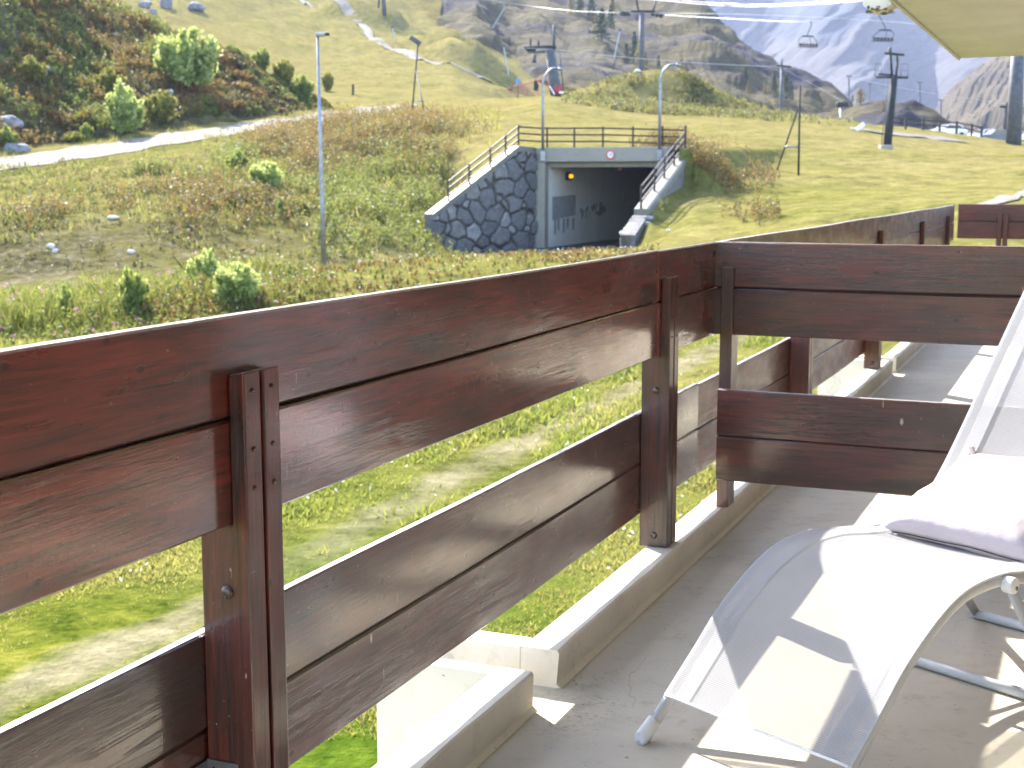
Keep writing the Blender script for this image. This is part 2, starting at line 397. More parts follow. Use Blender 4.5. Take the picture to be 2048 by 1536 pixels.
def ground_mat():
    t = NT('meadow'); g = t.n('ShaderNodeNewGeometry'); P = g.outputs['Position']
    n1 = t.noise(P, .12, 5, .6); n2 = t.noise(P, .75, 6, .7); n3 = t.noise(P, 3.2, 5, .75); n4 = t.noise(P, .035, 3, .5); n5 = t.noise(P, 13, 4, .7)
    dry, dirt, lush = t.attr('dry'), t.attr('dirt'), t.attr('lush')
    mixn = t.math('ADD', t.math('MULTIPLY', n2, .45), t.math('ADD', t.math('MULTIPLY', n3, .35), t.math('MULTIPLY', n5, .2)))
    green = t.ramp(mixn, [(.38, (.014, .024, .003)), (.46, (.052, .066, .009)), (.55, (.105, .110, .016)), (.64, (.18, .158, .034))])
    ochre = t.ramp(mixn, [(.38, (.070, .059, .022)), (.46, (.135, .112, .042)), (.55, (.185, .153, .060)), (.64, (.25, .21, .09))])
    brown = t.ramp(mixn, [(.40, (.016, .013, .007)), (.47, (.05, .041, .022)), (.54, (.095, .081, .046)), (.62, (.18, .157, .105))])
    c = t.mix(t.math('ADD', dry, t.math('MULTIPLY', t.math('SUBTRACT', n1, .5), 1.3), True), green, ochre)
    c = t.mix(t.ramp(t.math('ADD', dirt, t.math('MULTIPLY', t.math('SUBTRACT', n2, .5), .8)), [(.38, 0.0), (.62, .9)]), c, brown)
    sd_ = t.attr('sand'); c = t.mix(t.ramp(t.math('ADD', sd_, t.math('MULTIPLY', t.math('SUBTRACT', n2, .5), .9)), [(.42, 0.0), (.8, .85)]), c, t.ramp(mixn, [(.36, (.07, .062, .03)), (.5, (.145, .125, .075)), (.64, (.23, .20, .13))]))
    lz = t.ramp(n3, [(.3, (.022, .045, .004)), (.7, (.065, .10, .010))])
    c = t.mix(lush, c, lz)
    c = t.mix(t.ramp(n4, [(.4, 0.0), (.65, .25)]), c, (.14, .115, .032))
    t.bsdf(c, 1.0, t.bump(t.math('ADD', n2, t.math('ADD', t.math('MULTIPLY', n3, .5), t.math('MULTIPLY', n5, .2))), .75, .16), 0, .0)
    return t.m
M['ground'] = ground_mat()
def slope_mat():        # rough hillside: grass, bare scree and shale
    t = NT('hillside_scrub'); g = t.n('ShaderNodeNewGeometry'); P = g.outputs['Position']
    n1 = t.noise(P, .16, 5, .6); n2 = t.noise(P, .9, 6, .7); n3 = t.noise(P, 4, 4, .7)
    c = t.ramp(n2, [(.26, (.02, .017, .008)), (.45, (.05, .042, .017)), (.6, (.082, .072, .025)), (.8, (.13, .105, .045))])
    c = t.mix(t.ramp(n1, [(.60, 0.0), (.70, .6)]), c, t.ramp(n3, [(.3, (.06, .055, .055)), (.7, (.12, .11, .105))]))
    t.bsdf(c, .95, t.bump(t.math('ADD', n2, t.math('MULTIPLY', n3, .4)), .8, .25), 0, .1)
    return t.m
M['slope'] = slope_mat()
def spur_mat():
    t = NT('rocky_spur'); g = t.n('ShaderNodeNewGeometry'); P0 = g.outputs['Position']
    mp = t.n('ShaderNodeMapping'); t.l(P0, mp.inputs[0]); mp.inputs['Rotation'].default_value = (R(20), R(-35), 0); mp.inputs['Scale'].default_value = (.35, 1, 1.5); P = mp.outputs[0]
    n1 = t.noise(P, .028, 6, .62); n2 = t.noise(P, .16, 6, .7); n3 = t.noise(P0, .9, 4, .7)
    grass = t.ramp(n2, [(.3, (.035, .028, .012)), (.6, (.082, .066, .026)), (.8, (.13, .104, .042))])
    rk = t.ramp(n2, [(.28, (.012, .010, .012)), (.5, (.030, .026, .030)), (.7, (.066, .062, .072)), (.85, (.17, .165, .18))])
    c = t.mix(t.ramp(n1, [(.49, 0.0), (.60, 1.0)]), grass, rk)
    t.bsdf(c, .95, t.bump(t.math('ADD', n2, t.math('MULTIPLY', n3, .3)), 1.0, 3.0), 0, .1)
    return t.m
M['spur'] = spur_mat()
def mountain_mat():
    t = NT('mountain_scree'); g = t.n('ShaderNodeNewGeometry'); P0 = g.outputs['Position']
    tc = t.n('ShaderNodeUVMap')
    mp = t.n('ShaderNodeMapping'); t.l(tc.outputs[0], mp.inputs[0]); mp.inputs['Scale'].default_value = (1, .10, 1)
    n1 = t.noise(mp.outputs[0], 9, 6, .6, .5); n2 = t.noise(mp.outputs[0], 40, 5, .65, .3); n3 = t.noise(P0, .012, 6, .65)
    rk = t.attr('rock')
    scree = t.ramp(t.math('ADD', t.math('MULTIPLY', n1, .6), t.math('MULTIPLY', n2, .4)), [(.3, (.038, .035, .037)), (.5, (.050, .047, .049)), (.68, (.066, .062, .063))])
    rock = t.ramp(n3, [(.3, (.014, .020, .032)), (.55, (.026, .033, .046)), (.8, (.055, .06, .07))])
    f = t.ramp(t.math('ADD', rk, t.math('MULTIPLY', t.math('SUBTRACT', n1, .5), 1.3)), [(.46, 0.0), (.56, 1.0)])
    c = t.mix(f, scree, rock)
    grs = t.attr('grassy')
    c = t.mix(t.math('MULTIPLY', grs, .85), c, t.ramp(n3, [(.3, (.03, .022, .010)), (.6, (.066, .049, .02)), (.8, (.105, .08, .033))]))
    t.bsdf(c, .95, t.bump(t.math('ADD', n2, n3), 1.0, 6.0), 0, .1)
    return t.m
M['mountain'] = mountain_mat()
def path_mat(nm, k):
    t = NT(nm); g = t.n('ShaderNodeNewGeometry'); P = g.outputs['Position']
    c = t.ramp(t.noise(P, 1.3, 5, .65), [(.3, tuple(k*x for x in (.30, .265, .215))), (.55, tuple(k*x for x in (.38, .34, .285))), (.75, tuple(k*x for x in (.45, .41, .35)))])
    t.bsdf(c, .95, t.bump(t.noise(P, 14, 4), .4, .03), 0, .1); return t.m
M['path'] = path_mat('gravel_track', .46); M['path_tan'] = path_mat('tan_track', .42)
# ================================================================== BALCONY
def BAL(u, v, z): return tuple(W(u, v, z))
# ---- floor
fl = MB().uvz(-3.0, 13.2, -1.226, 1.07, -.28, 0.0)
o = fl.build('balcony_floor', M['floor']); props(o, kind='structure')

# ---- concrete kerbs (with the fins that stand between the bays)
KZ = .092
def kerb(u0, u1, label, fin_near=True, fin_far=True):
    r = thing('concrete_kerb', label, 'kerb', BAL((u0+u1)/2, -1.18, 0), RZ_U, 'concrete kerbs along the balcony edge')
    m = MB(); n = max(2, int((u1-u0)/.12)); vs = []
    ring = [(-1.131, .0005), (-1.130, KZ-.006), (-1.1345, KZ), (-1.218, KZ), (-1.2265, KZ-.008), (-1.2265, -.30)]
    for i in range(n+1):
        u = u0+(u1-u0)*i/n; e = .006*math.sin(u*7.1)+.004*math.sin(u*17.3+1)
        for j, (v, z) in enumerate(ring):
            vs.append(W(u, v+(e*.6 if j in (1, 2) else 0), z+(e*.25 if j in (2, 3) else 0)))
    k = len(ring); fs = [(i*k+j, i*k+j+1, (i+1)*k+j+1, (i+1)*k+j) for i in range(n) for j in range(k-1)]
    fs += [tuple(range(k)), tuple(n*k+j for j in range(k))[::-1]]
    m.add(vs, fs); m.build('kerb', M['kerb'], r)
    b = MB()       # rendered fillet where the kerb meets the floor
    b.prism([W(u0, -1.1312, .001), W(u0, -1.119, .001), W(u0, -1.1312, .011)], U*(u1-u0)); b.build('fillet', M['kerb'], r)
    if fin_far: MB().uvz(u1-.046, u1+.0015, -1.44, -1.224, -.9, KZ-.0006).build('fin', M['kerb'], r, bevel=.002)
    if fin_near: MB().uvz(u0-.0015, u0+.073, -1.62, -1.224, -.9, KZ-.0006).build('fin', M['kerb'], r, bevel=.002)
    return r
kerb(-3.0, 2.795, 'painted concrete kerb at the near end of the balcony, ending in a rounded corner', fin_near=False)
kerb(2.945, 8.80, 'painted concrete kerb under the middle railing posts and the low divider')
kerb(8.95, 13.2, 'far painted concrete kerb on the neighbouring balcony', fin_far=False)

# ---- railing boards and posts
def board(p0, ax, L, across, th, z0, z1, mat, parent, name='board', wob=.0015, loc_seed=0, drip=0.0):
    """board from p0 along ax; 'across' = thickness direction; bevelled, slightly uneven"""
    n = max(2, int(L/.18)); vs = []
    bev = .0035
    ring = [(0, z0+bev), (0, z1-bev), (bev, z1), (th-bev, z1), (th, z1-bev), (th, z0+bev), (th-bev, z0), (bev, z0)]
    if drip: ring[5] = (th, z0+drip); ring[6] = (bev+.003, z0)
    for i in range(n+1):
        s = L*i/n
        e = wob*(math.sin(s*3.1+loc_seed)+.6*math.sin(s*7.7+loc_seed*2)); ez = wob*1.2*math.sin(s*2.3+loc_seed*3+1)
        for a, z in ring:
            vs.append(np.array(p0)+ax*s+across*(a+e)+np.array([0, 0, z+(ez if z > (z0+z1)/2 else ez*.5)]))
    k = len(ring); fs = [(i*k+j, i*k+(j+1) % k, (i+1)*k+(j+1) % k, (i+1)*k+j) for i in range(n) for j in range(k)]
    fs += [tuple(range(k)), tuple(n*k+j for j in range(k))[::-1]]
    # origin of every board at its own start so that the grain runs along it
    m = MB().add(vs, fs); m.build(name, mat, parent)
def tongue(p0, ax, L, across, z0, z1, mat, parent):
    m = MB(); a = np.array(p0)+across*.012; m.hexa([a+np.array([0, 0, z0]), a+ax*L+np.array([0, 0, z0]), a+ax*L+across*.011+np.array([0, 0, z0]), a+across*.011+np.array([0, 0, z0]), a+np.array([0, 0, z1]), a+ax*L+np.array([0, 0, z1]), a+ax*L+across*.011+np.array([0, 0, z1]), a+across*.011+np.array([0, 0, z1])])
    m.build('tongue', mat, parent)
def rail_boards(parent, segs_up, segs_lo, mat, dz=0.0, seed=0, lo=None):
    for i, (a, b, dv) in enumerate(segs_up):
        board(W(a, -1.186+dv, 0), U, b-a, -V, .027, .849+dz, 1.0+dz, mat, parent, loc_seed=seed+i)
        board(W(a, -1.186+dv, 0), U, b-a, -V, .027, .684+dz, .8445+dz, mat, parent, loc_seed=seed+i+9)
        tongue(W(a+.004, -1.186+dv, 0), U, b-a-.008, -V, .838+dz, .854+dz, M['wood_dark'], parent)
    for i, (a, b, dv) in enumerate(segs_lo):
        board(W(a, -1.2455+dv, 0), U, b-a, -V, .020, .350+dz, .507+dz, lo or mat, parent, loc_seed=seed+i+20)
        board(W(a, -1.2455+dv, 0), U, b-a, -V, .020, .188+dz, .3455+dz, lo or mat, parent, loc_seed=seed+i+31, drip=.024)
        tongue(W(a+.004, -1.2385+dv, 0), U, b-a-.008, -V, .338+dz, .356+dz, M['wood_dark'], parent)
def post_mesh(mat, with_bolts=True):
    m = MB(); prof = [(-1.155, .0935), (-1.243, .0935), (-1.243, .683), (-1.1845, .683), (-1.1845, .915), (-1.155, .919)]
    for u0 in (0.0, .053):
        m.prism([W(u0, v, z) for v, z in prof], U*.044)
    return m
def add_post(parent, u, mat, bolts=True, template=[None]):
    m = MB()
    for u0 in (0.0, .053):
        # grain must run up the post: the mesh is modelled lying along local x and stood upright by its rotation
        prof = [(-1.155, .0935), (-1.243, .0935), (-1.243, .6825), (-1.1845, .6825), (-1.1845, .914), (-1.157, .919)]
        m.prism([np.array([z, (v+1.2), u0]) for v, z in prof], np.array([0, 0, .044]))
    me = m.mesh('post', mat, None, bevel=.0028)
    o = link('post', me, parent)
    # local axes: x -> up, y -> inwards (V), z -> along the railing (U)
    inv = wmat(parent).inverted()
    A = Matrix(((0, V[0], U[0]), (0, V[1], U[1]), (1, 0, 0))).to_4x4()
    o.matrix_local = inv @ (Matrix.Translation(Vector(W(u, -1.2, 0))) @ A)
    bpy.context.view_layer.update()
    if bolts:
        for z, h in ((.578, .007), (.130, .006)):
            b = MB().disc_dome((z, .003, -.0004), (0, 0, -1), .0115, h)
            bo = link('bolt', b.mesh('bolt', M['bolt'], None, True), o)
        for u0 in (0.022, .075):          # countersunk screws in the inner edges
            for z in (.890, .80, .74):
                s = MB().disc_dome((z, .0448, u0), (0, 1, 0), .0042, .0012, 10, 3)
                link('screw', s.mesh('screw', M['bolt'], None, True), o)
    return o
rail = thing('balcony_railing', 'near red-brown varnished balcony railing of paired boards on doubled posts', 'railing', BAL(1.76, -1.2, 0), RZ_U)
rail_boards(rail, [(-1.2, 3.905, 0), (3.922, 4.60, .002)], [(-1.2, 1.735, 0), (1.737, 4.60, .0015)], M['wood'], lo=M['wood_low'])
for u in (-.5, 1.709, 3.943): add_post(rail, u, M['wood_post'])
# galvanised angle bracket at the foot of the near post
br = MB(); th = .0028
br.uvz(1.709-th, 1.7088, -1.2445, -1.186, .16, .302); br.uvz(1.618, 1.709-th-.0002, -1.2452, -1.2452+th, .16, .300)
bk = br.build('steel_bracket', M['steel'], rail, bevel=.0008, seg=1)
for (v, z) in ((-1.231, .289), (-1.2135, .289), (-1.231, .262), (-1.2135, .25)):
    h = MB().disc_dome(W(1.709-th-.0002, v, z), -U, .0022, .0003, 10, 2); h.build('hole', M['black'], bk)
for (u, z) in ((1.692, .284), (1.680, .286), (1.655, .27), (1.640, .286)):
    h = MB().disc_dome(W(u, -1.2452+th+.0002, z), V, .0022, .0003, 10, 2); h.build('hole', M['black'], bk)
s = MB().disc_dome(W(1.709-th-.0003, -1.1975, .285), -U, .004, .0025, 12, 3); s.build('screw', M['brass'], bk, smooth=True)

nr = thing('balcony_railing', 'neighbour railing beyond the divider, its boards paler and dry', 'railing', BAL(8.4, -1.2, 0), RZ_U)
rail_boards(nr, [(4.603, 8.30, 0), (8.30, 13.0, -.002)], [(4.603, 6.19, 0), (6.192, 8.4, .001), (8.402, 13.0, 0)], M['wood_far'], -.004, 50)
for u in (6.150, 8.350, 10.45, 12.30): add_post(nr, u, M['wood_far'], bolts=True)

# ---- low divider between the balconies
def divider(u, v_end, label, post_vs, mat, double=False):
    r = thing('balcony_divider', label, 'divider', BAL(u, -1.13, 0), RZ_U-math.pi/2)
    board(W(u+.028, -1.1835, 0), V, v_end+1.1835, U, .027, .849, 1.002, mat, r, loc_seed=3)
    board(W(u+.028, -1.1835, 0), V, v_end+1.1835, U, .027, .688, .8445, mat, r, loc_seed=5)
    board(W(u-.0285, -1.152, 0), V, v_end+1.152, U, .027, .348, .506, mat, r, loc_seed=7)
    board(W(u-.0285, -1.152, 0), V, v_end+1.152, U, .027, .193, .3435, mat, r, loc_seed=8)
    tongue(W(u+.028, -1.18, 0), V, v_end+1.175, U, .838, .854, M['wood_dark'], r); tongue(W(u-.0285, -1.148, 0), V, v_end+1.14, U, .338, .354, M['wood_dark'], r)
    for k, v in enumerate(post_vs):
        for dv in ((0.0, .053) if double else (0.0,)):
            m = MB(); prof = [(0.0, KZ+.001 if v < -1.1 else .001), (.088, KZ+.001 if v < -1.1 else .001), (.088, .687), (.0275, .687), (.0275, .913), (.002, .918)]
            m.prism([np.array([z, -uu, dv]) for uu, z in prof], np.array([0, 0, .042]))
            o = link('post', m.mesh('post', M['wood_grey'] if k == 0 else mat, None, bevel=.0028), r)
            A = Matrix(((0, -U[0], V[0]), (0, -U[1], V[1]), (1, 0, 0))).to_4x4()
            o.matrix_local = wmat(r).inverted() @ (Matrix.Translation(Vector(W(u, v, 0))) @ A)
    return r
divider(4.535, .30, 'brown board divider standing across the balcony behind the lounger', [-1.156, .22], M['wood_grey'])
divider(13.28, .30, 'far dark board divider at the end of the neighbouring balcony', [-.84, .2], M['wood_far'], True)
bpy.context.view_layer.update()

# ---- slab of the balcony above and the building front
bld = thing('apartment_building', 'cream rendered apartment front with the upper balcony slab seen overhead', 'building', BAL(5, 1.1, 0), RZ_U)
MB().hexa([W(-3, 1.1, 2.30), W(13.05, 1.1, 2.30), W(13.05, -1.2, 2.285), W(-3, -1.2, 2.285), W(-3, 1.1, 2.5), W(13.05, 1.1, 2.5), W(13.05, -1.2, 2.5), W(-3, -1.2, 2.5)]).build('upper_slab', M['soffit'], bld, bevel=.012)
MB().uvz(-3, 13.05, -1.222, -1.2005, 2.268, 2.62).build('slab_edge', M['soffit'], bld, bevel=.008)
fn = MB(); prof = [(-1.222, 2.62), (-1.222, 2.262), (-1.27, 2.235), (-1.34, 2.228), (-1.388, 2.262), (-1.402, 2.33), (-1.402, 2.62)]
for u in (2.75, 8.76): MB().prism([W(u, v, z) for v, z in prof], U*.24).build('upper_fin', M['kerb'], bld)
lf = MB()
for i in range(26):
    a = rng.random(); u = 8.757+.246*rng.random(); v = -1.385+.16*a; z = 2.229+.02*abs(a-.5)+.002
    lf.disc_dome(W(u, v, z), (0, 0, -1), (.010+.016*rng.random()), .003, 7, 2)
for i in range(12):
    z = 2.234+.02*rng.random()**2; v = -1.375+.13*rng.random()
    lf.disc_dome(W(8.7585, v, z), -U, (.004+.006*rng.random()), .002, 7, 2)
lf.build('lichen', M['lichen'], bld)
wl = MB().uvz(-3, 13.2, 1.08, 1.33, -4, 2.27); wl.build('wall', M['cladding'], bld)
for u0 in (-1.2, 1.3, 5.2, 7.6, 10.2):
    w = MB()
    for a, b, c, d in ((u0, u0+.07, .05, 2.15), (u0+1.83, u0+1.9, .05, 2.15), (u0+.88, u0+.98, .12, 2.08)): w.uvz(a, b, 1.045, 1.079, c, d)
    w.uvz(u0+.071, u0+1.829, 1.045, 1.079, .05, .12); w.uvz(u0+.071, u0+1.829, 1.045, 1.079, 2.08, 2.15)
    wo = w.build('window', M['wood_dark'], bld); MB().uvz(u0+.071, u0+1.829, 1.062, 1.07, .121, 2.079).build('pane', M['glass'], wo)
gw = MB().uvz(-3, 13.2, -1.22, 1.07, -4, -.29); gw.build('lower_wall', M['facade'], bld)

# ================================================================== SUN LOUNGER
LF = np.array([.27973, 2.82569, 0]); LD = np.array([.77088, .63698, 0]); LN = np.array([.63698, -.77088, 0])
prof = [(-.004, .0), (.079, .079), (.180, .1755), (.252, .246), (.345, .312), (.425, .351), (.503, .3665), (.597, .368), (.680, .3575), (.785, .3465), (.855, .345), (.945, .350), (1.015, .372), (1.085, .425), (1.171, .521), (1.272, .648), (1.374, .777), (1.50, .935), (1.60, 1.06)]
def catmull(pts, n=6):
    P = [np.array(p, float) for p in pts]; P = [2*P[0]-P[1]]+P+[2*P[-1]-P[-2]]; out = []
    for i in range(1, len(P)-2):
        for k in range(n):
            t = k/n; a, b, c, d = P[i-1:i+3]
            out.append(.5*((2*b)+(c-a)*t+(2*a-5*b+4*c-d)*t*t+(3*b-a-3*c+d)*t**3))
    out.append(P[-2]); return out
LP = catmull(prof, 6)
def LW(s, w, z): return LF+LD*s+LN*w+np.array([0, 0, z])
_LS = np.array([p[0] for p in LP]); _LZ = np.array([p[1] for p in LP]); _g = np.gradient(_LZ, _LS); _gn = np.hypot(1, _g)
def LQ(s, w, off):      # point on the frame curve moved off it along its normal
    g_ = float(np.interp(s, _LS, _g)); n_ = math.hypot(1, g_)
    return LW(s-g_/n_*off, w, float(np.interp(s, _LS, _LZ))+off/n_)
lg = thing('sun_lounger', 'white curved sun lounger with a mesh fabric sling on the balcony floor', 'sun lounger', tuple(LW(.7, .24, 0)), math.atan2(LD[1], LD[0]))
LWID = .48
for w in (0.0, LWID):
    path = [LW(s, w, z) for s, z in LP]
    path = [LQ(s, w, -.004) for s, z in LP]; m = MB(); m.tube(path, .0120, 14, (1.2, .66), up=(0, 0, 1)); rl = m.build('side_rail', M['white_metal'], lg, smooth=True)
    # groove for the fabric beading
    g = MB(); sgn = 1 if w == 0 else -1
    g.tube([LQ(s, w-sgn*.0045, .0085) for s, z in LP[4:]], .0026, 6); g.build('beading', M['white_plastic'], rl, smooth=True)
    c = MB(); c.tube([LW(-.009, w, -.0005+.012), LW(.0, w, .012), LW(.038, w, .042)], [.0145, .0168, .0162], 14, (1.15, .85)); c.build('foot_cap', M['white_plastic'], lg, smooth=True)
# sling
sl = [np.array((.084, float(np.interp(.084, [p[0] for p in LP], [p[1] for p in LP]))))]+[(s, z) for s, z in LP if s > .09]; nw = 22; vs = []; uvs = []
for i, (s, z) in enumerate(sl):
    cut = .028*math.exp(-((s-.79)/.034)**4)
    for j in range(nw+1):
        t = j/nw; w0, w1 = -.0075+cut, LWID+.0075
        w = w0+(w1-w0)*t
        sag = -.011*(1-(2*t-1)**2)*min(1, .3+s)
        vs.append(LQ(s, w, .0122+sag)); 
fs = np.array([(i*(nw+1)+j, i*(nw+1)+j+1, (i+1)*(nw+1)+j+1, (i+1)*(nw+1)+j) for i in range(len(sl)-1) for j in range(nw)])
inv = wmat(lg).inverted(); lv = [tuple(inv @ Vector(v)) for v in vs]
link('mesh_sling', mesh_np('mesh_sling', lv, fs, M['fabric'], True), lg)
h = MB()     # hemmed lower edge and the two sewn side channels
zz = lambda s: np.interp(s, [p[0] for p in LP], [p[1] for p in LP])
h.tube([LQ(.083, -.004+(LWID+.008)*t, .0118-.0042*(1-(2*t-1)**2)) for t in np.linspace(0, 1, 16)], .0032, 7); h.build('hem', M['white_plastic'], lg, smooth=True)
for t in (.075, .925):
    h = MB(); h2 = []
    for s, z in sl: h2.append(LQ(s, .0095+(LWID-.019)*t, .0132-.011*(1-(2*t-1)**2)*min(1, .3+s)))
    for i in range(len(h2)-1):
        d = LN*.021
        h.add([h2[i]-d, h2[i]+d, h2[i+1]+d, h2[i+1]-d], [(0, 1, 2, 3)])
    h.build('side_hem', M['fabric'], lg, smooth=True)
# folding legs
for w, sg in ((-.019, -1), (LWID+.019, 1)):
    lm = MB().tube([LW(.592, w, .352), LW(.72, w, .19), LW(.866, w, .014)], .0105, 12, (1.35, .7), up=(0, 0, 1)); le = lm.build('leg', M['white_metal'], lg, smooth=True)
    MB().tube([LW(.592, w-sg*.012, .356), LW(.592, w+sg*.013, .356)], .018, 16).build('hinge_cap', M['white_plastic'], le, smooth=True, bevel=.003)
    MB().disc_dome(LW(.597, w+sg*.0135, .350), LN*sg, .005, .003).build('rivet', M['steel'], le, smooth=True)
    lm = MB().tube([LW(1.01, w, .352), LW(1.17, w, .18), LW(1.325, w, .016)], .0105, 12, (1.35, .7), up=(0, 0, 1)); le = lm.build('leg', M['white_metal'], lg, smooth=True)
    MB().box(LW(.70, w-sg*.004, .345), (.03, .016, .035), (LD, LN, (0, 0, 1))).build('locking_plate', M['steel'], lg, bevel=.003)
    MB().tube([LW(.63, w*1.0, .30), LW(1.02, w, .335)], .007, 10).build('strut', M['white_metal'], lg, smooth=True)
for s in (.872, 1.325):
    MB().tube([LW(s, -.03, .0135), LW(s, LWID+.03, .0135)], .013, 12, (1, 1)).build('floor_bar', M['white_metal'], lg, smooth=True)
MB().tube([LW(1.60, 0, 1.06), LW(1.603, .24, 1.063), LW(1.60, LWID, 1.06)], .012, 12).build('head_bar', M['white_metal'], lg, smooth=True)
MB().tube([LW(.79, -.002, .343), LW(.79, LWID+.002, .343)], .009, 12).build('cross_bar', M['steel'], lg, smooth=True)

# ================================================================== PILLOW
def pillow():
    c0 = LW(.945, .252, .432); xa = LN*1.0; ya = LD*math.cos(R(19))+np.array([0, 0, math.sin(R(19))]); za = np.cross(xa, ya); za = za if za[2] > 0 else -za
    n = 44; a = .196; vs = []; T = []; gx, gy = np.meshgrid(np.linspace(-1, 1, n+1), np.linspace(-1, 1, n+1), indexing='ij'); WR = fbm(np.stack([gx.ravel()*4.2, gy.ravel()*3.1, 0*gx.ravel()], 1), 3).reshape(n+1, n+1); WR2 = fbm(np.stack([gx.ravel()*9, gy.ravel()*9, 0*gx.ravel()+4], 1), 3).reshape(n+1, n+1)
    for side in (1, -1):
        for i in range(n+1):
            for j in range(n+1):
                x = -1+2*i/n; y = -1+2*j/n
                pinch = 1-.055*(1-x*x)*(abs(y)**3)-.0*abs(x)
                pinch2 = 1-.055*(1-y*y)*(abs(x)**3)
                e = max(0, (1-x**4)*(1-y**4))**.52
                hgt = .062*e*(1+.10*math.sin(3.1*x+1.2*y)+.05*math.sin(7*y+2*x))
                wr = .0022*WR[i, j]*4*e*(1-e)+.0012*WR2[i, j]
                p = c0+xa*(a*x*pinch2)+ya*(a*y*pinch)+za*(side*hgt+wr)
                vs.append(p)
        T.append(len(vs))
    N = (n+1)**2; fs = []
    for k in range(2):
        for i in range(n):
            for j in range(n):
                q = [k*N+i*(n+1)+j, k*N+(i+1)*(n+1)+j, k*N+(i+1)*(n+1)+j+1, k*N+i*(n+1)+j+1]
                fs.append(q if k == 0 else q[::-1])
    root = thing('pillow', 'square pinkish white cushion with a dark zip lying on the lounger', 'pillow', tuple(c0-np.array([0, 0, .06])), math.atan2(LD[1], LD[0]))
    inv = wmat(root).inverted(); me = mesh_np('cover', [tuple(inv @ Vector(v)) for v in vs], np.array(fs), M['linen'], True)
    bm = bmesh.new(); bm.from_mesh(me); bmesh.ops.remove_doubles(bm, verts=bm.verts, dist=.0004); bm.to_mesh(me); bm.free()
    link('cover', me, root)
    e = MB(); pts = []
    for i in range(3, n-2):
        x = -1+2*i/n; pts.append(c0+xa*(a*x)+ya*(-a*(1-.055*(1-x*x))-.0015)+za*(-.009+.0012*math.sin(7*x)))
    e.tube(pts, .0015, 6); e.build('zip', M['zip'], root)
    e = MB(); b = c0+xa*(-a*.985)+ya*(a*.985)
    e.tube([b, b-xa*.004+ya*.018+za*.012, b-xa*.002+ya*.012+za*.028, b+xa*.012+ya*.0+za*.012], [.009, .0085, .008, .006], 10); e.build('corner_tie', M['linen'], root, smooth=True)
pillow()
# ================================================================== TERRAIN
def zpy(py, Y):                                        # height that shows at picture row py from Y metres away (centre column)
    r = ray(1024, py); return EYE + r[2]/r[1]*Y
def pxa(px): return (px-1024)/F*CP                     # picture column at eye level -> x/Y
TC = [-1700, -500, 0, 300, 650, 900, 1090, 1240, 1300, 1400, 1650, 2048, 2600, 3800]
def zz_(v, Y): return v[1] if isinstance(v, tuple) else zpy(v, Y)
# every row: list of (Y, py) or (Y, ('z', z)) for each column
z = lambda h: ('z', h)
TR = [
 [(8, z(-3.2))]*14,
 [(20, z(-3.15))]*14,
 [(30, z(-3.0))]*7 + [(30, z(-2.9)), (30, z(-2.85)), (30, z(-2.7)), (30, z(-2.4)), (30, z(-2.1)), (30, z(-2)), (30, z(-2))],
 [(38, z(-3)), (38, z(-2.95)), (38, z(-2.85)), (38, z(-2.35)), (42, 552), (45, 517), (47, 507), (50, 495), (51, 486), (52, 470), (52, 425), (52, 400), (52, 390), (52, 390)],
 [(46, z(-2.6)), (46, z(-2.6)), (46, z(-2.5)), (46, z(-2.25)), (48, z(-2.25)), (51, z(-2.3)), (53, z(-2.3)), (54, z(-2.25)), (55, z(-1.25)), (58, 430), (60, 400), (60, 385), (60, 380), (60, 380)],
 [(58, 470), (58, 460), (58, 440), (58, 440), (62, 430), (60.5, z(-2.3)), (62, z(-2.3)), (61.5, z(-2.0)), (61, z(.45)), (66, 377), (75, 350), (78, 345), (80, 345), (80, 345)],
 [(70, 370), (74, 355), (77, 345), (84, 298), (100, 252), (84, 288), (74, z(3.05)), (76, z(2.85)), (70.5, z(2.7)), (80, 310), (95, 300), (97, 318), (100, 320), (100, 320)],
 [(76, 350), (80, 330), (83, 318), (91, 277), (112, 228), (115, 232), (105, 246), (105, 256), (105, 259), (105, 266), (115, 265), (120, 303), (125, 305), (125, 305)],
 [(110, z(6)), (110, z(6.5)), (112, z(7)), (120, z(8)), (136, 208), (150, 205), (150, 197), (150, 214), (150, 221), (150, 229), (150, 243), (146, 283), (150, 288), (150, 295)],
 [(190, 60), (190, 75), (190, 90), (190, 110), (190, 168), (190, 178), (190, z(10.0)), (190, z(7.5)), (190, z(7)), (190, z(6.5)), (190, z(7)), (190, z(6)), (190, z(5)), (190, z(4))],
 [(420, -260), (420, -250), (420, -230), (420, -120), (420, -10), (420, 45), (420, 112), (420, 172), (420, z(22)), (420, z(8)), (420, z(-2)), (420, z(-8)), (420, z(-10)), (420, z(-10))],
 [(900, -560), (900, -560), (900, -520), (900, -420), (900, -260), (900, -180), (900, -60), (900, 60), (900, 120), (900, z(10)), (900, z(-10)), (900, z(-20)), (900, z(-20)), (900, z(-20))],
]
TY = np.array([[c[0] for c in r] for r in TR], float)
TZ = np.array([[zz_(c[1], c[0]) for c in r] for r in TR], float)
TA = np.array([pxa(p) for p in TC])
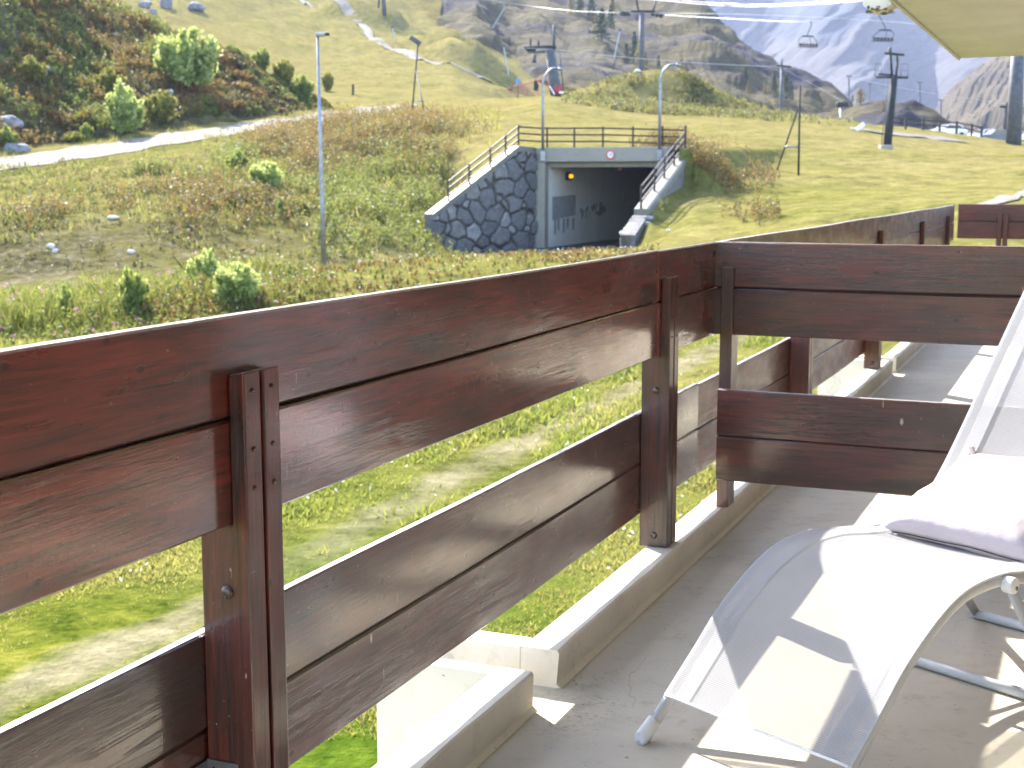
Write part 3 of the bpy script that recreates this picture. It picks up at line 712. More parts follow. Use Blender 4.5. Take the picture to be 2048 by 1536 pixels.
def pchip(x, y, xq):
    """monotone cubic through columns of y (n,m), query per column xq (m,) with x (n,m)"""
    h = np.diff(x, axis=0); d = np.diff(y, axis=0)/h
    m = np.zeros_like(y)
    w = (d[:-1]*d[1:]) > 0
    hm = np.where(w, (2*d[:-1]*d[1:])/np.where(d[:-1]+d[1:] == 0, 1, d[:-1]+d[1:]), 0)
    m[1:-1] = hm; m[0] = d[0]; m[-1] = d[-1]
    k = np.clip((xq[None, :] >= x).sum(0)-1, 0, x.shape[0]-2); c = np.arange(x.shape[1])
    t = np.clip((xq-x[k, c])/h[k, c], 0, 1)
    return ((2*t**3-3*t**2+1)*y[k, c]+(t**3-2*t**2+t)*h[k, c]*m[k, c]+(-2*t**3+3*t**2)*y[k+1, c]+(t**3-t**2)*h[k, c]*m[k+1, c])
def lerp_rows(tab, a):
    k = np.clip(np.searchsorted(TA, a)-1, 0, len(TA)-2); t = np.clip((a-TA[k])/(TA[k+1]-TA[k]), 0, 1); t = t*t*(3-2*t)*.5+t*.5
    return tab[:, k]*(1-t)+tab[:, k+1]*t
# tunnel geometry
PLp = at(1089, 495, 70.0); TAX = np.array([math.sin(R(22)), math.cos(R(22)), 0]); TPX = np.array([math.cos(R(22)), -math.sin(R(22)), 0])
RDZ = PLp[2]; TW = 5.85
def TP(a, w, z): return np.array([PLp[0], PLp[1], 0])+TAX*a+TPX*w+np.array([0, 0, z])   # a = into the tunnel, w = across, z absolute
BUMPS = []          # (x, y, rx, ry, angle, height)
def bump_at(px, py, Y, rx, ry, ang, h):
    p = at(px, py, Y); BUMPS.append((p[0], p[1], rx, ry, R(ang), h))
def ground(x, y, detail=True):
    x = np.asarray(x, float); y = np.asarray(y, float); shp = x.shape; x = x.ravel(); y = y.ravel()
    yy = np.maximum(y, 8.01); a = x/yy
    zc = pchip(lerp_rows(TY, a), lerp_rows(TZ, a), yy)
    for bx, by, rx, ry, an, h in BUMPS:
        dx, dy = x-bx, y-by; p = dx*math.cos(an)+dy*math.sin(an); q = -dx*math.sin(an)+dy*math.cos(an)
        zc = zc + h*np.exp(-((p/rx)**2+(q/ry)**2))
    if detail:
        P = np.stack([x, y, 0*x], 1)
        amp = np.interp(yy, [8, 30, 38, 55, 90, 150, 400, 900], [.05, .06, .12, .22, .25, .30, 1.4, 3])
        # keep the cutting in front of the tunnel calm
        near = np.exp(-(((x-2.5)/7)**2+((y-63)/9)**2))
        zc = zc + amp*(1-.85*near)*(.7*fbm(P*.16, 3)+.35*fbm(P*.6+9, 2))
    ca = (x-PLp[0])*TAX[0]+(y-PLp[1])*TAX[1]; cw = (x-PLp[0])*TPX[0]+(y-PLp[1])*TPX[1]      # earth over the tunnel roof
    out = np.maximum(np.maximum(-1.0-cw, cw-TW-1.6), 0)+np.maximum(ca-33, 0)
    zc = np.where(ca > -1.5, np.maximum(zc, 2.82+.02*ca-1.1*out), zc)
    return zc.reshape(shp)
# mounds and banks on the ski run
bump_at(1335, 215, 158, 5.5, 6, 10, 3.3); bump_at(1235, 215, 157, 7, 5, 0, 2.2); bump_at(1450, 232, 160, 8, 5, 0, 2.2)
bump_at(1060, 160, 205, 9, 5, -20, 2.5)
bump_at(900, 120, 290, 12, 5, -28, 6); bump_at(960, 140, 270, 12, 5, -28, 6)
bump_at(720, 30, 360, 11, 7, -15, 6); bump_at(780, 45, 350, 9, 5, -20, 5)
_gcache = {}
def pick(px, py, Y0=9.0, Y1=900.0):
    Ys = np.concatenate([np.arange(Y0, 60, .25), np.arange(60, 200, .5), np.arange(200, Y1, 2.0)]); Ys = Ys[Ys >= Y0]
    r = ray(px, py); X = r[0]/r[1]*Ys; Z = EYE+r[2]/r[1]*Ys
    g = ground(X, Ys); k = np.argmax(g >= Z)
    if not (g >= Z).any(): k = len(Ys)-1
    return np.array([X[k], Ys[k], g[k]])
def gz(x, y): return float(ground(np.array([x]), np.array([y]))[0])

WA = TP(0.0, TW+1.15, 0); WB = at(1244, 470, 56.6)
LA = at(1036, 292, 69.2); LE = at(864, 428, 65.2)
HOLE = [LE[:2]+np.array([-.1, .2]), LA[:2]+np.array([-.15, .3]), TP(.3, -.1, 0)[:2], TP(.3, TW+1.25, 0)[:2], WA[:2]+np.array([.25, 0]), WB[:2]+np.array([.3, -.1])]
# mask helpers
def seg_dist(x, y, poly):
    d = np.full(x.shape, 1e9)
    for (x0, y0), (x1, y1) in zip(poly[:-1], poly[1:]):
        L2 = (x1-x0)**2+(y1-y0)**2; t = np.clip(((x-x0)*(x1-x0)+(y-y0)*(y1-y0))/L2, 0, 1)
        d = np.minimum(d, np.hypot(x-x0-t*(x1-x0), y-y0-t*(y1-y0)))
    return d
FOOT = [pick(p, q)[:2] for p, q in ((-120, 1500), (0, 1415), (300, 1270), (600, 1135), (900, 960), (1100, 860), (1250, 790), (1420, 705), (1560, 640), (1750, 560))]
TRACK = [pick(p, q, 165)[:2] for p, q in ((990, 169), (960, 158), (880, 130), (800, 102), (752, 80), (735, 62))]
TRACK2 = [np.array(at(p, q, Y_)[:2]) for p, q, Y_ in ((735, 62, TRACK[-1][1]), (715, 50, TRACK[-1][1]+14), (680, 38, TRACK[-1][1]+26), (640, 24, TRACK[-1][1]+42), (590, 8, TRACK[-1][1]+62), (540, -10, TRACK[-1][1]+85))]; TRACK = TRACK+TRACK2[1:]
RTRK = [pick(p, q, 62)[:2] for p, q in ((1700, 258), (1760, 266), (1850, 276), (1930, 285))]
LTRK = [pick(p, q, 50)[:2] for p, q in ((1960, 425), (2010, 402), (2070, 385), (2150, 370))]

def build_ground():
    pxs = np.concatenate([np.linspace(-1700, -160, 40), np.arange(-140, 2200, 9), np.linspace(2220, 3800, 36)]); A = pxa(pxs)
    Ys = np.concatenate([np.linspace(8, 34, 90), np.linspace(34.3, 100, 190), np.geomspace(100.6, 900, 150)])
    X = Ys[:, None]*A[None, :]; Y = np.repeat(Ys[:, None], len(A), 1)
    Z = ground(X, Y); n, m = X.shape
    vs = np.stack([X.ravel(), Y.ravel(), Z.ravel()], 1)
    i, j = np.meshgrid(np.arange(n-1), np.arange(m-1), indexing='ij'); b = (i*m+j).ravel()
    fs = np.stack([b, b+1, b+m+1, b+m], 1)
    # apron under and behind the building
    k = len(vs); ap = np.array([(-260, -90, -3.3), (260, -90, -3.3), (260, 60, -3.35), (-260, 60, -3.35)]); vs = np.concatenate([vs, ap]); fs = np.concatenate([fs, [[k, k+1, k+2, k+3]]])
    me = mesh_np('ground', vs, fs, M['ground'], True)
    # colour masks of the turf: dryness, bare earth, lush grass
    x, y = vs[:, 0], vs[:, 1]; P = np.stack([x, y, 0*x], 1); n1 = fbm(P*.12, 3)
    px = 1024+x/np.maximum(y, 1)*F/CP
    dry = np.interp(y, [8, 16, 26, 40, 60, 80, 150, 420], [.0, .22, .38, .6, .66, .86, .95, .85])+.15*n1
    dirt = np.zeros_like(x)
    df = seg_dist(x, y, FOOT); sand = .8*np.exp(-(df/(np.interp(px, [0, 500], [.42, .7])+.3*fbm(P*.8, 2)))**2)
    bank = np.exp(-((y-52)/9)**2)*(px < 850)*np.clip((900-px)/300, 0, 1); dirt = np.maximum(dirt, bank*(.62+.3*n1))
    dirt = np.maximum(dirt, .45*np.exp(-((px-1380)/140)**2-((y-63)/6)**2))
    lush = np.exp(-(np.maximum(y-11, 0)/5.5)**2)*(px > 500)*.9
    lush = np.maximum(lush, .5*np.clip(1-seg_dist(x, y, [p for p in (pick(30, 360), pick(300, 310), pick(500, 275))] and [pick(0, 352)[:2], pick(300, 306)[:2], pick(560, 258)[:2]])/2.5, 0, 1))
    for nm, a in (('dry', dry), ('dirt', dirt), ('lush', lush), ('sand', sand)):
        at_ = me.attributes.new(nm, 'FLOAT', 'POINT'); at_.data.foreach_set('value', np.clip(a, 0, 1).astype(np.float32))
    bm = bmesh.new(); bm.from_mesh(me)
    hp = HOLE; cen = sum(hp)/len(hp)
    # cut the turf exactly along the cutting in front of the tunnel
    for p, q in zip(hp, hp[1:]+hp[:1]):
        nrm = np.array([q[1]-p[1], -(q[0]-p[0]), 0.0]); nrm /= np.linalg.norm(nrm)
        geo = [f for f in bm.faces if 40 < f.calc_center_median().y < 90 and abs(f.calc_center_median().x-2) < 14]
        ed = set(e for f in geo for e in f.edges); ve = set(v for f in geo for v in f.verts)
        bmesh.ops.bisect_plane(bm, geom=list(geo)+list(ed)+list(ve), plane_co=(*p, 0), plane_no=tuple(nrm), dist=1e-4)
    def inside(c):
        s = None
        for p, q in zip(hp, hp[1:]+hp[:1]):
            cr = (q[0]-p[0])*(c.y-p[1])-(q[1]-p[1])*(c.x-p[0])
            if s is None: s = cr > 0
            elif (cr > 0) != s: return False
        return True
    bmesh.ops.delete(bm, geom=[f for f in bm.faces if 50 < f.calc_center_median().y < 75 and inside(f.calc_center_median())], context='FACES')
    bm.to_mesh(me); bm.free()
    props(link('ground', me), kind='structure')
build_ground()

def strip(name, left, right, mat, lift=.04, seg=10):
    """ribbon of ground between two lists of picked points"""
    a = np.array(left); b = np.array(right)
    def dens(P):
        t = np.arange(len(P)); tq = np.linspace(0, len(P)-1, (len(P)-1)*seg+1)
        return np.stack([np.interp(tq, t, P[:, k]) for k in range(2)], 1)
    a, b = dens(a), dens(b); K = 8; vs = []
    for p, q in zip(a, b):
        for k in range(K+1):
            c = p+(q-p)*k/K; vs.append((c[0], c[1], gz(c[0], c[1])+lift))
    n = len(a); fs = np.array([(i*(K+1)+k, i*(K+1)+k+1, (i+1)*(K+1)+k+1, (i+1)*(K+1)+k) for i in range(n-1) for k in range(K)])
    o = link(name, mesh_np(name, vs, fs, mat, True)); props(o, kind='structure'); return o
pl = [pick(p, q, 60)[:2] for p, q in ((-300, 372), (-100, 355), (0, 344), (100, 331), (200, 315), (300, 299), (400, 281), (500, 264), (600, 249), (700, 236), (770, 225), (830, 214))]
pu = [pick(p, q, 60)[:2] for p, q in ((-300, 348), (-100, 328), (0, 318), (100, 304), (200, 290), (300, 276), (400, 260), (500, 246), (600, 234), (700, 222), (770, 213), (836, 208))]
strip('path', pl, pu, M['path'], .05)
def ribbon(name, line, w, mat, lift=.06):
    L = np.array(line); d = np.gradient(L, axis=0); nrm = np.stack([-d[:, 1], d[:, 0]], 1); nrm /= np.linalg.norm(nrm, axis=1)[:, None]
    return strip(name, L-nrm*w/2, L+nrm*w/2, mat, lift)
ribbon('path', TRACK, 2.2, M['path_tan'], .16)
ribbon('path', RTRK, 2.2, M['path_tan'], .08)
ribbon('path', LTRK, .9, M['path_tan'], .06)
# road through the tunnel
rd = [TP(34, TW/2, 0), TP(0, TW/2, 0), TP(-8, TW/2-.2, 0), TP(-12, .5, 0), np.array([-3, 56, 0])]
vs = []; L = np.array(rd)[:, :2]; L = np.stack([np.interp(np.linspace(0, 4, 61), np.arange(5), L[:, k]) for k in range(2)], 1); d = np.gradient(L, axis=0); nr_ = np.stack([-d[:, 1], d[:, 0]], 1); nr_ /= np.linalg.norm(nr_, axis=1)[:, None]
for p, q in zip(L, nr_):
    for k in (-1, -.5, 0, .5, 1): vs.append((*(p+q*k*3.3), RDZ-.02))
props(link('road', mesh_np('road', vs, np.array([(i*5+k, i*5+k+1, (i+1)*5+k+1, (i+1)*5+k) for i in range(60) for k in range(4)]), M['asphalt'])), kind='structure')
# earth floor of the cutting
hpv = [np.array([*p, RDZ-.06]) for p in HOLE]; props(link('ground', mesh_np('ground', hpv, [tuple(range(6))], M['slope'])), kind='structure')

# ---- sheets for the hills: columns of (px, [(Y, py), ...]) interpolated smoothly
def sheet(name, cols, mat, nu=120, nv=60, amp=0.0, freq=.1, seed=0, fine=0.0, attrs=None, ridge=0.0, kind='structure', skew=0.0):
    C = np.array([[at(px, py, Y) for Y, py in rows] for px, rows in cols])        # (nc, nr, 3)
    def cr(P, n):
        m = len(P); t = np.linspace(0, m-1-1e-6, n); i = t.astype(int); f = (t-i).reshape(-1, *([1]*(P.ndim-1)))
        g = lambda k: P[np.clip(i+k, 0, m-1)]
        a, b, c, d = g(-1), g(0), g(1), g(2)
        return .5*(2*b+(c-a)*f+(2*a-5*b+4*c-d)*f*f+(3*b-a-3*c+d)*f**3)
    G = cr(C, nu); G = np.swapaxes(cr(np.swapaxes(G, 0, 1), nv), 0, 1)
    P = G.reshape(-1, 3).copy()
    if amp: P[:, 2] += amp*fbm(P*freq+seed, 5)
    if fine: P += fine*np.stack([fbm(P*freq*6+seed+5*k, 3) for k in range(3)], 1)
    if ridge:
        s = np.repeat(np.linspace(0, 1, nu), nv)-skew*np.tile(np.linspace(0, 1, nv), nu); P[:, 1] += ridge*(1-np.abs(fbm(np.stack([s*26, 0*s+seed, np.tile(np.linspace(0, 1, nv), nu)*2.2], 1), 4)))
    i, j = np.meshgrid(np.arange(nu-1), np.arange(nv-1), indexing='ij'); b = (i*nv+j).ravel()
    fs = np.stack([b, b+nv, b+nv+1, b+1], 1); me = mesh_np(name, P, fs, mat, True)
    uv = me.uv_layers.new(name='UVMap'); li = np.zeros(len(me.loops), np.int32); me.loops.foreach_get('vertex_index', li)
    U2 = np.stack([np.repeat(np.linspace(0, 1, nu), nv)-skew*np.tile(np.linspace(0, 1, nv), nu), np.tile(np.linspace(0, 1, nv), nu)], 1)
    uv.data.foreach_set('uv', U2[li].astype(np.float32).ravel())
    if attrs:
        for k, fn in attrs.items():
            q = me.attributes.new(k, 'FLOAT', 'POINT'); q.data.foreach_set('value', np.clip(fn(P, U2), 0, 1).astype(np.float32))
    o = link(name, me); props(o, kind=kind); return o, P.reshape(nu, nv, 3)
# left scrubby hillside
fo = [(-700, 372, -420), (-350, 342, -260), (0, 306, -110), (130, 288, -40), (200, 277, 12), (300, 262, 58), (400, 247, 94), (470, 240, 112), (530, 233, 148), (590, 226, 180), (640, 219, 210), (668, 217, 221)]
cols = []
for px, f, c in fo:
    p = pick(px, f, 60); Y = p[1]; w = max(.05, min(1, (680-px)/420))
    cols.append((px, [(Y-2.5*w-.2, f+26*w), (Y, f), (Y+9*w, f+(c-f)*.36), (Y+19*w, f+(c-f)*.74), (Y+27*w+1, c), (Y+34*w+3, c+10*w+6), (Y+60*w+6, c+70*w+60)]))
_, HILL = sheet('hillside', cols, M['slope'], 230, 130, .55, .22, 3, .22)
# rocky spur with trees
sp = [(880, -150, 20), (960, -110, 30), (1020, -85, 100), (1100, -75, 125), (1200, -50, 172), (1300, -30, 232), (1380, -8, 250), (1420, 26, 255), (1460, 66, 260), (1510, 112, 265), (1560, 152, 268), (1610, 178, 270), (1680, 203, 275), (1760, 229, 280), (1830, 254, 292), (1890, 282, 305)]
cols = []
for k, (px, c, f) in enumerate(sp):
    Y0 = np.interp(px, [880, 1200, 1890], [400, 330, 215]); Y1 = np.interp(px, [880, 1300, 1890], [640, 560, 300])
    cols.append((px, [(Y0-30, f+60), (Y0, f), (Y0+(Y1-Y0)*.35, f+(c-f)*.34), (Y0+(Y1-Y0)*.7, f+(c-f)*.7), (Y1, c), (Y1+40, c+25), (Y1+160, c+160)]))
_, SPUR = sheet('hills', cols, M['spur'], 220, 110, 5.0, .022, 11, 1.6)
# distant mountain and the brown ridge to the right
cols = []
for px in (1000, 1200, 1350, 1450, 1550, 1650, 1750, 1850, 1950, 2100, 2350, 2700):
    k = (px-1350)/700
    cols.append((px, [(1250+120*k, 420), (1450+150*k, 300), (1750+120*math.sin(px*.021), 170), (2050+150*math.sin(px*.017+1), 60), (2350, -60), (2650, -230), (3000, -520), (3300, -800)]))
def rockf(P, uv):
    px = 1024+P[:, 0]/P[:, 1]*F/CP; py = 364-(P[:, 2]-EYE)/P[:, 1]*F/CP**0
    edge = np.interp(px, [1300, 1420, 1480, 1560, 1640, 1700, 1760, 1850, 2100], [80, 78, 30, 95, 110, 80, 40, 10, -60])
    return .5+(edge-py)/110.0
sheet('mountain', cols, M['mountain'], 320, 200, 18, .004, 2, 3, {'rock': rockf, 'grassy': lambda P, uv: 0*P[:, 0]}, 24, skew=1.0)
rg = [(1800, 330, 330), (1845, 285, 330), (1875, 232, 330), (1920, 180, 330), (1980, 140, 330), (2060, 98, 330), (2200, 20, 330), (2450, -120, 330), (2900, -300, 330)]
cols = [(px, [(560, 350), (640, f), (760, f+(c-f)*.4), (880, f+(c-f)*.75), (1000, c), (1060, c+10), (1200, c+90)]) for px, c, f in rg]
sheet('mountain', cols, M['mountain'], 150, 90, 7, .01, 5, 1, {'rock': lambda P, uv: .25+0*P[:, 0], 'grassy': lambda P, uv: 1+0*P[:, 0]}, 8, skew=1.0)
# ================================================================== TUNNEL
TOPL, LB = 2.90, 2.20                                   # top of parapet, underside of the face beam
tp = thing('tunnel_portal', 'grey concrete road tunnel portal set into the grassy bank', 'tunnel', tuple(TP(0, TW/2, RDZ)), math.atan2(TAX[1], TAX[0]))
def tbox(m, a0, a1, w0, w1, z0, z1):
    return m.hexa([TP(a0, w0, z0), TP(a0, w1, z0), TP(a1, w1, z0), TP(a1, w0, z0), TP(a0, w0, z1), TP(a0, w1, z1), TP(a1, w1, z1), TP(a1, w0, z1)])
tbox(MB(), 0, .55, -.55, TW+.55, LB, TOPL).build('face_beam', M['portal'], tp, bevel=.03)
tbox(MB(), .552, 1.0, .0, TW, 1.93, TOPL-.1).build('inner_beam', M['portal'], tp, bevel=.03)
tbox(MB(), .0, .55, -.548, .0, RDZ-.2, LB-.003).build('jamb', M['portal'], tp, bevel=.02)
tbox(MB(), .0, .55, TW, TW+.548, RDZ-.2, LB-.003).build('jamb', M['portal'], tp, bevel=.02)
tbox(MB(), .553, 34, -.4, -.004, RDZ-.2, 2.05).build('side_wall', M['tunnel_wall'], tp)
tbox(MB(), .553, 34, TW+.004, TW+.4, RDZ-.2, 2.05).build('side_wall', M['tunnel_wall'], tp)
tbox(MB(), 1.003, 34, -.45, TW+.45, 2.052, 2.35).build('ceiling', M['portal'], tp)
tbox(MB(), 34, 34.3, -.4, TW+.4, RDZ-.2, 2.4).build('end_wall', M['asphalt'], tp)
tbox(MB(), -.012, -.003, .0, .0, 0, 0)
g1 = MB().hexa([TP(1.1, .003, -.75), TP(1.1, .006, -.75), TP(4.7, .006, -.55), TP(4.7, .003, -.55), TP(1.1, .003, .45), TP(1.1, .006, .45), TP(4.7, .006, .52), TP(4.7, .003, .52)])
for a, zl in ((1.4, -1.5), (1.9, -1.3), (2.7, -1.45), (3.3, -1.25), (4.2, -1.35)): g1.hexa([TP(a, .0035, zl), TP(a, .0055, zl), TP(a+.28, .0055, zl+.02), TP(a+.28, .0035, zl+.02), TP(a-.05, .0035, -.7), TP(a-.05, .0055, -.7), TP(a+.35, .0055, -.7), TP(a+.35, .0035, -.7)])
g1.build('paint_patch', M['grey_patch'], tp)
gr = MB()
for k in range(26):
    a = 5.6+4.2*rng.random(); zc_ = -.75+.55*rng.random()+.05*(a-5.6); r = .05+.15*rng.random()
    ph = rng.random()*6; pts = [TP(a+r*1.3*math.cos(t)*(1+.35*math.sin(3*t+ph)), .003, zc_+r*math.sin(t)*(1+.3*math.cos(2*t+ph))) for t in np.linspace(0, 2*math.pi, 12, endpoint=False)]
    MB().prism(pts, TPX*(.0025+.0002*k)).build('graffiti_mark', M['graffiti'], tp)
pass
# amber lamp on its box
lp = thing('tunnel_lamp', 'small amber lamp glowing on the tunnel wall just inside the portal', 'lamp', tuple(TP(3.3, .2, 1.3)), math.atan2(TAX[1], TAX[0]))
pA = at(1139, 342, 74.0); a_ = (pA-np.array([PLp[0], PLp[1], 0]))@TAX; 
tbox(MB(), 3.0, 3.5, .004, .2, 1.28, 1.72).build('housing', M['rubber'], lp, bevel=.02)
MB().tube([TP(3.2, .2, 1.50), TP(3.2, .36, 1.50)], [.11, .08], 12).build('bulb', M['amber'], lp, smooth=True)
l2 = thing('tunnel_lamp', 'dim lamp hanging under the inner beam at the middle of the tunnel mouth', 'lamp', tuple(TP(1.1, 3.6, 1.9)), math.atan2(TAX[1], TAX[0]))
tbox(MB(), 1.05, 1.25, 3.4, 3.7, 1.78, 1.925).build('housing', M['rubber'], l2, bevel=.02)
tbox(MB(), 1.04, 1.049, 3.60, 3.69, 1.80, 1.88).build('lens', M['sign_red'], l2)
# round height-limit sign
sg = thing('traffic_sign', 'round red-rimmed traffic sign fixed to the tunnel face beam', 'sign', tuple(TP(-.02, 3.45, 2.55)), math.atan2(TAX[1], TAX[0]))
def sdisc(r, a, mat, nm, rin=None):
    m = MB(); n = 28; c = TP(a, 3.47, 2.53)
    o = [c+r*(TPX*math.cos(t)+np.array([0, 0, math.sin(t)])) for t in np.linspace(0, 2*math.pi, n, endpoint=False)]
    m.prism(o, TAX*.018); return m.build(nm, mat, sg)
sdisc(.22, -.045, M['sign_red'], 'rim'); sdisc(.15, -.0485, M['sign_white'], 'face')
cu = bpy.data.curves.new('digits', 'FONT'); cu.body = '30'; cu.size = .20; cu.align_x = 'CENTER'; cu.align_y = 'CENTER'; cu.extrude = .002
to = bpy.data.objects.new('digits', cu); col.objects.link(to); bpy.context.view_layer.update()
dm = bpy.data.meshes.new_from_object(to); bpy.data.objects.remove(to); dm.materials.append(M['sign_ink'])
do = link('digits', dm, sg); A = Matrix(((TPX[0], 0, -TAX[0]), (TPX[1], 0, -TAX[1]), (0, 1, 0))).to_4x4()
do.matrix_local = wmat(sg).inverted() @ (Matrix.Translation(Vector(TP(-.052, 3.47, 2.53))) @ A)

# stone wing walls with concrete coping
def wing(label, line, thick_dir, th=.55, coping=True, cop=.26):
    """line: list of (xy point, top z); wall goes down to the road"""
    P = [np.array(p[:2], float) for p, _ in line]; Z = [h for _, h in line]
    r = thing('stone_wall', label, 'wall', (*((P[0]+P[-1])/2), RDZ), math.atan2(P[-1][1]-P[0][1], P[-1][0]-P[0][0]), 'stone wing walls beside the tunnel')
    q = np.array(thick_dir[:2])/np.linalg.norm(thick_dir[:2])*th
    n = 64; k = []; sl_ = []; acc = 0.0
    for i in range(len(P)-1):
        d_ = float(np.hypot(*(P[i+1]-P[i])))
        for t in np.linspace(0, 1, n, endpoint=(i == len(P)-2)): k.append((P[i]+(P[i+1]-P[i])*t, Z[i]+(Z[i+1]-Z[i])*t)); sl_.append(acc+d_*t)
        acc += d_
    nz = 64; S_, ZZ, PX = [], [], []
    for (p, h), s_ in zip(k, sl_):
        h2 = h-cop if coping else h
        for c in range(nz+1): zc_ = RDZ-.3+(h2-RDZ+.3)*c/nz; S_.append(s_); ZZ.append(zc_); PX.append(p)
    S_, ZZ, PX = np.array(S_), np.array(ZZ), np.array(PX)
    # rubble: irregular stones of different sizes, each bulging out of the mortar
    r3 = np.random.default_rng(int(abs(acc)*100)); cand = np.stack([r3.uniform(-.5, acc+.5, 900), r3.uniform(RDZ-.8, max(Z)+.5, 900)], 1); szs = r3.uniform(.14, .74, 900)**1.15; keep_ = []
    for ci in np.argsort(-szs):
        if all(np.hypot((cand[ci, 0]-cand[q_, 0])*.85, cand[ci, 1]-cand[q_, 1]) > .62*(szs[ci]+szs[q_]) for q_ in keep_): keep_.append(ci)
    sc_, ss_ = cand[keep_], szs[keep_]; wob = np.stack([fbm(np.stack([S_*1.3, ZZ*1.3, 0*S_+o_], 1), 3) for o_ in (1, 7)], 1)*.16
    dd = np.hypot((S_[:, None]+wob[:, :1]-sc_[None, :, 0])*.9, ZZ[:, None]+wob[:, 1:]-sc_[None, :, 1])-.55*ss_[None, :]
    o2 = np.argsort(dd, 1)[:, :2]; f1 = np.take_along_axis(dd, o2[:, :1], 1)[:, 0]; f2 = np.take_along_axis(dd, o2[:, 1:2], 1)[:, 0]; gap = np.clip((f2-f1)/.20, 0, 1); gap = gap*(.35+.65*np.clip((.34-f1)/.2, 0, 1))
    bul = .17*np.sqrt(gap)*(.6+.8*r3.random(len(sc_))[o2[:, 0]])+.03*fbm(np.stack([S_*3, ZZ*3, 0*S_], 1), 3)
    PX = PX-(q/th)[None, :]*bul[:, None]
    vs = [(a_[0], a_[1], z_) for a_, z_ in zip(PX, ZZ)]; w = nz+1
    fs = [(a*w+c, a*w+c+1, (a+1)*w+c+1, (a+1)*w+c) for a in range(len(k)-1) for c in range(w-1)]
    b0 = len(vs); 
    for p, h in k: h2 = h-cop if coping else h; vs += [(*(p+q), RDZ-.3), (*(p+q), h2)]
    for a in range(len(k)-1):
        fs += [(b0+2*a, b0+2*a+2, b0+2*a+3, b0+2*a+1), (a*w+nz, b0+2*a+1, b0+2*a+3, (a+1)*w+nz)]
    fs += [tuple(range(w))+(b0+1, b0), tuple((len(k)-1)*w+c for c in range(w))[::-1]+(b0+2*len(k)-2, b0+2*len(k)-1)]
    mm_ = MB().add(vs, fs); mo = mm_.build('masonry', M['stone'], r)
    for nm_, arr in (('rnd', r3.random(len(sc_))[o2[:, 0]]), ('edge', 1-gap)):
        q2 = mo.data.attributes.new(nm_, 'FLOAT', 'POINT'); full = np.zeros(len(mo.data.vertices), np.float32)+.4; full[:len(arr)] = arr; q2.data.foreach_set('value', full)
    if coping:
        m = MB()
        for j in range(len(line)-1):
            a, b = P[j], P[j+1]; ov = -q/th*.09
            pts = [np.array([*(a+ov), Z[j]-cop+.002]), np.array([*(b+ov), Z[j+1]-cop+.002]), np.array([*(b+q*1.1), Z[j+1]-cop+.002]), np.array([*(a+q*1.1), Z[j]-cop+.002])]
            m.hexa(pts+[p+np.array([0, 0, cop]) for p in pts])
        m.build('coping', M['coping'], r)
    return r
PL2 = TP(.1, -.55, 0)
wing('grey rubble stone wing wall left of the tunnel mouth with sloping concrete coping', [(PL2, TOPL+.02), (LA, LA[2]), (at(895, 404, 66.1), at(895, 404, 66.1)[2]), (LE, LE[2])], np.array([-.64, .77]))
WTOP = at(1362, 303, WA[1])[2]
wing('stone wing wall right of the tunnel mouth running down towards the road', [(WA, WTOP), (at(1272, 418, 59.2), at(1272, 418, 59.2)[2])], np.array([.93, -.37]))
wing('low rough end of the right stone wall below the railing', [(at(1271, 428, 59.0), at(1271, 428, 59.0)[2]-.05), (at(1244, 470, 56.6), at(1244, 470, 56.6)[2])], np.array([.93, -.37]), coping=False)

# dark guard rail round the cutting
def guard(label, pts, posts, H=.95):
    r = thing('guard_rail', label, 'railing', tuple(pts[0]), 0, 'dark guard rails round the tunnel mouth')
    for i, h in enumerate((H-.03, H*.63, H*.28)):
        for a, b in zip(pts[:-1], pts[1:]):
            d = b-a; L = np.linalg.norm(d); d /= L; n = np.cross(d, (0, 0, 1)); n /= np.linalg.norm(n)
            MB().box((a+b)/2+np.array([0, 0, h]), (L, .05, .075), (d, n, np.cross(n, d))).build('rail', M['wood_dark'], r)
    for p in posts: MB().box(p+np.array([0, 0, H/2+.02])+TAX*.07, (.09, .08, H+.08)).build('post', M['wood_dark'], r, bevel=.01)
    return r
def lerp(a, b, t): return np.array(a)+(np.array(b)-np.array(a))*t
gl = TP(.25, -.3, TOPL+.05); gr_ = TP(.25, TW+1.35, TOPL-.15); LA2 = LA+np.array([0, .15, .03])
guard('dark three-bar guard rail along the top of the tunnel face', [LA2, gl, TP(.25, TW*.5, TOPL+.02), gr_], [LA2]+[TP(.25, w_, TOPL) for w_ in (-.0, 1.45, 2.95, 4.5, TW+.15, TW+1.3)])
L1, L2 = at(895, 404, 66.2), LA2
guard('dark guard rail sloping down the left stone wall', [L2, L1+np.array([0, .1, 0])], [lerp(L2, L1, t) for t in (.19, .41, .71, 1.0)])
R1, R2 = np.array([*WA[:2], WTOP])+TPX*.2, at(1272, 418, 59.2)+TPX*.2
guard('dark guard rail sloping down the right stone wall', [R1, R2], [lerp(R1, R2, t) for t in (.0, .27, .5, .72, 1.0)])

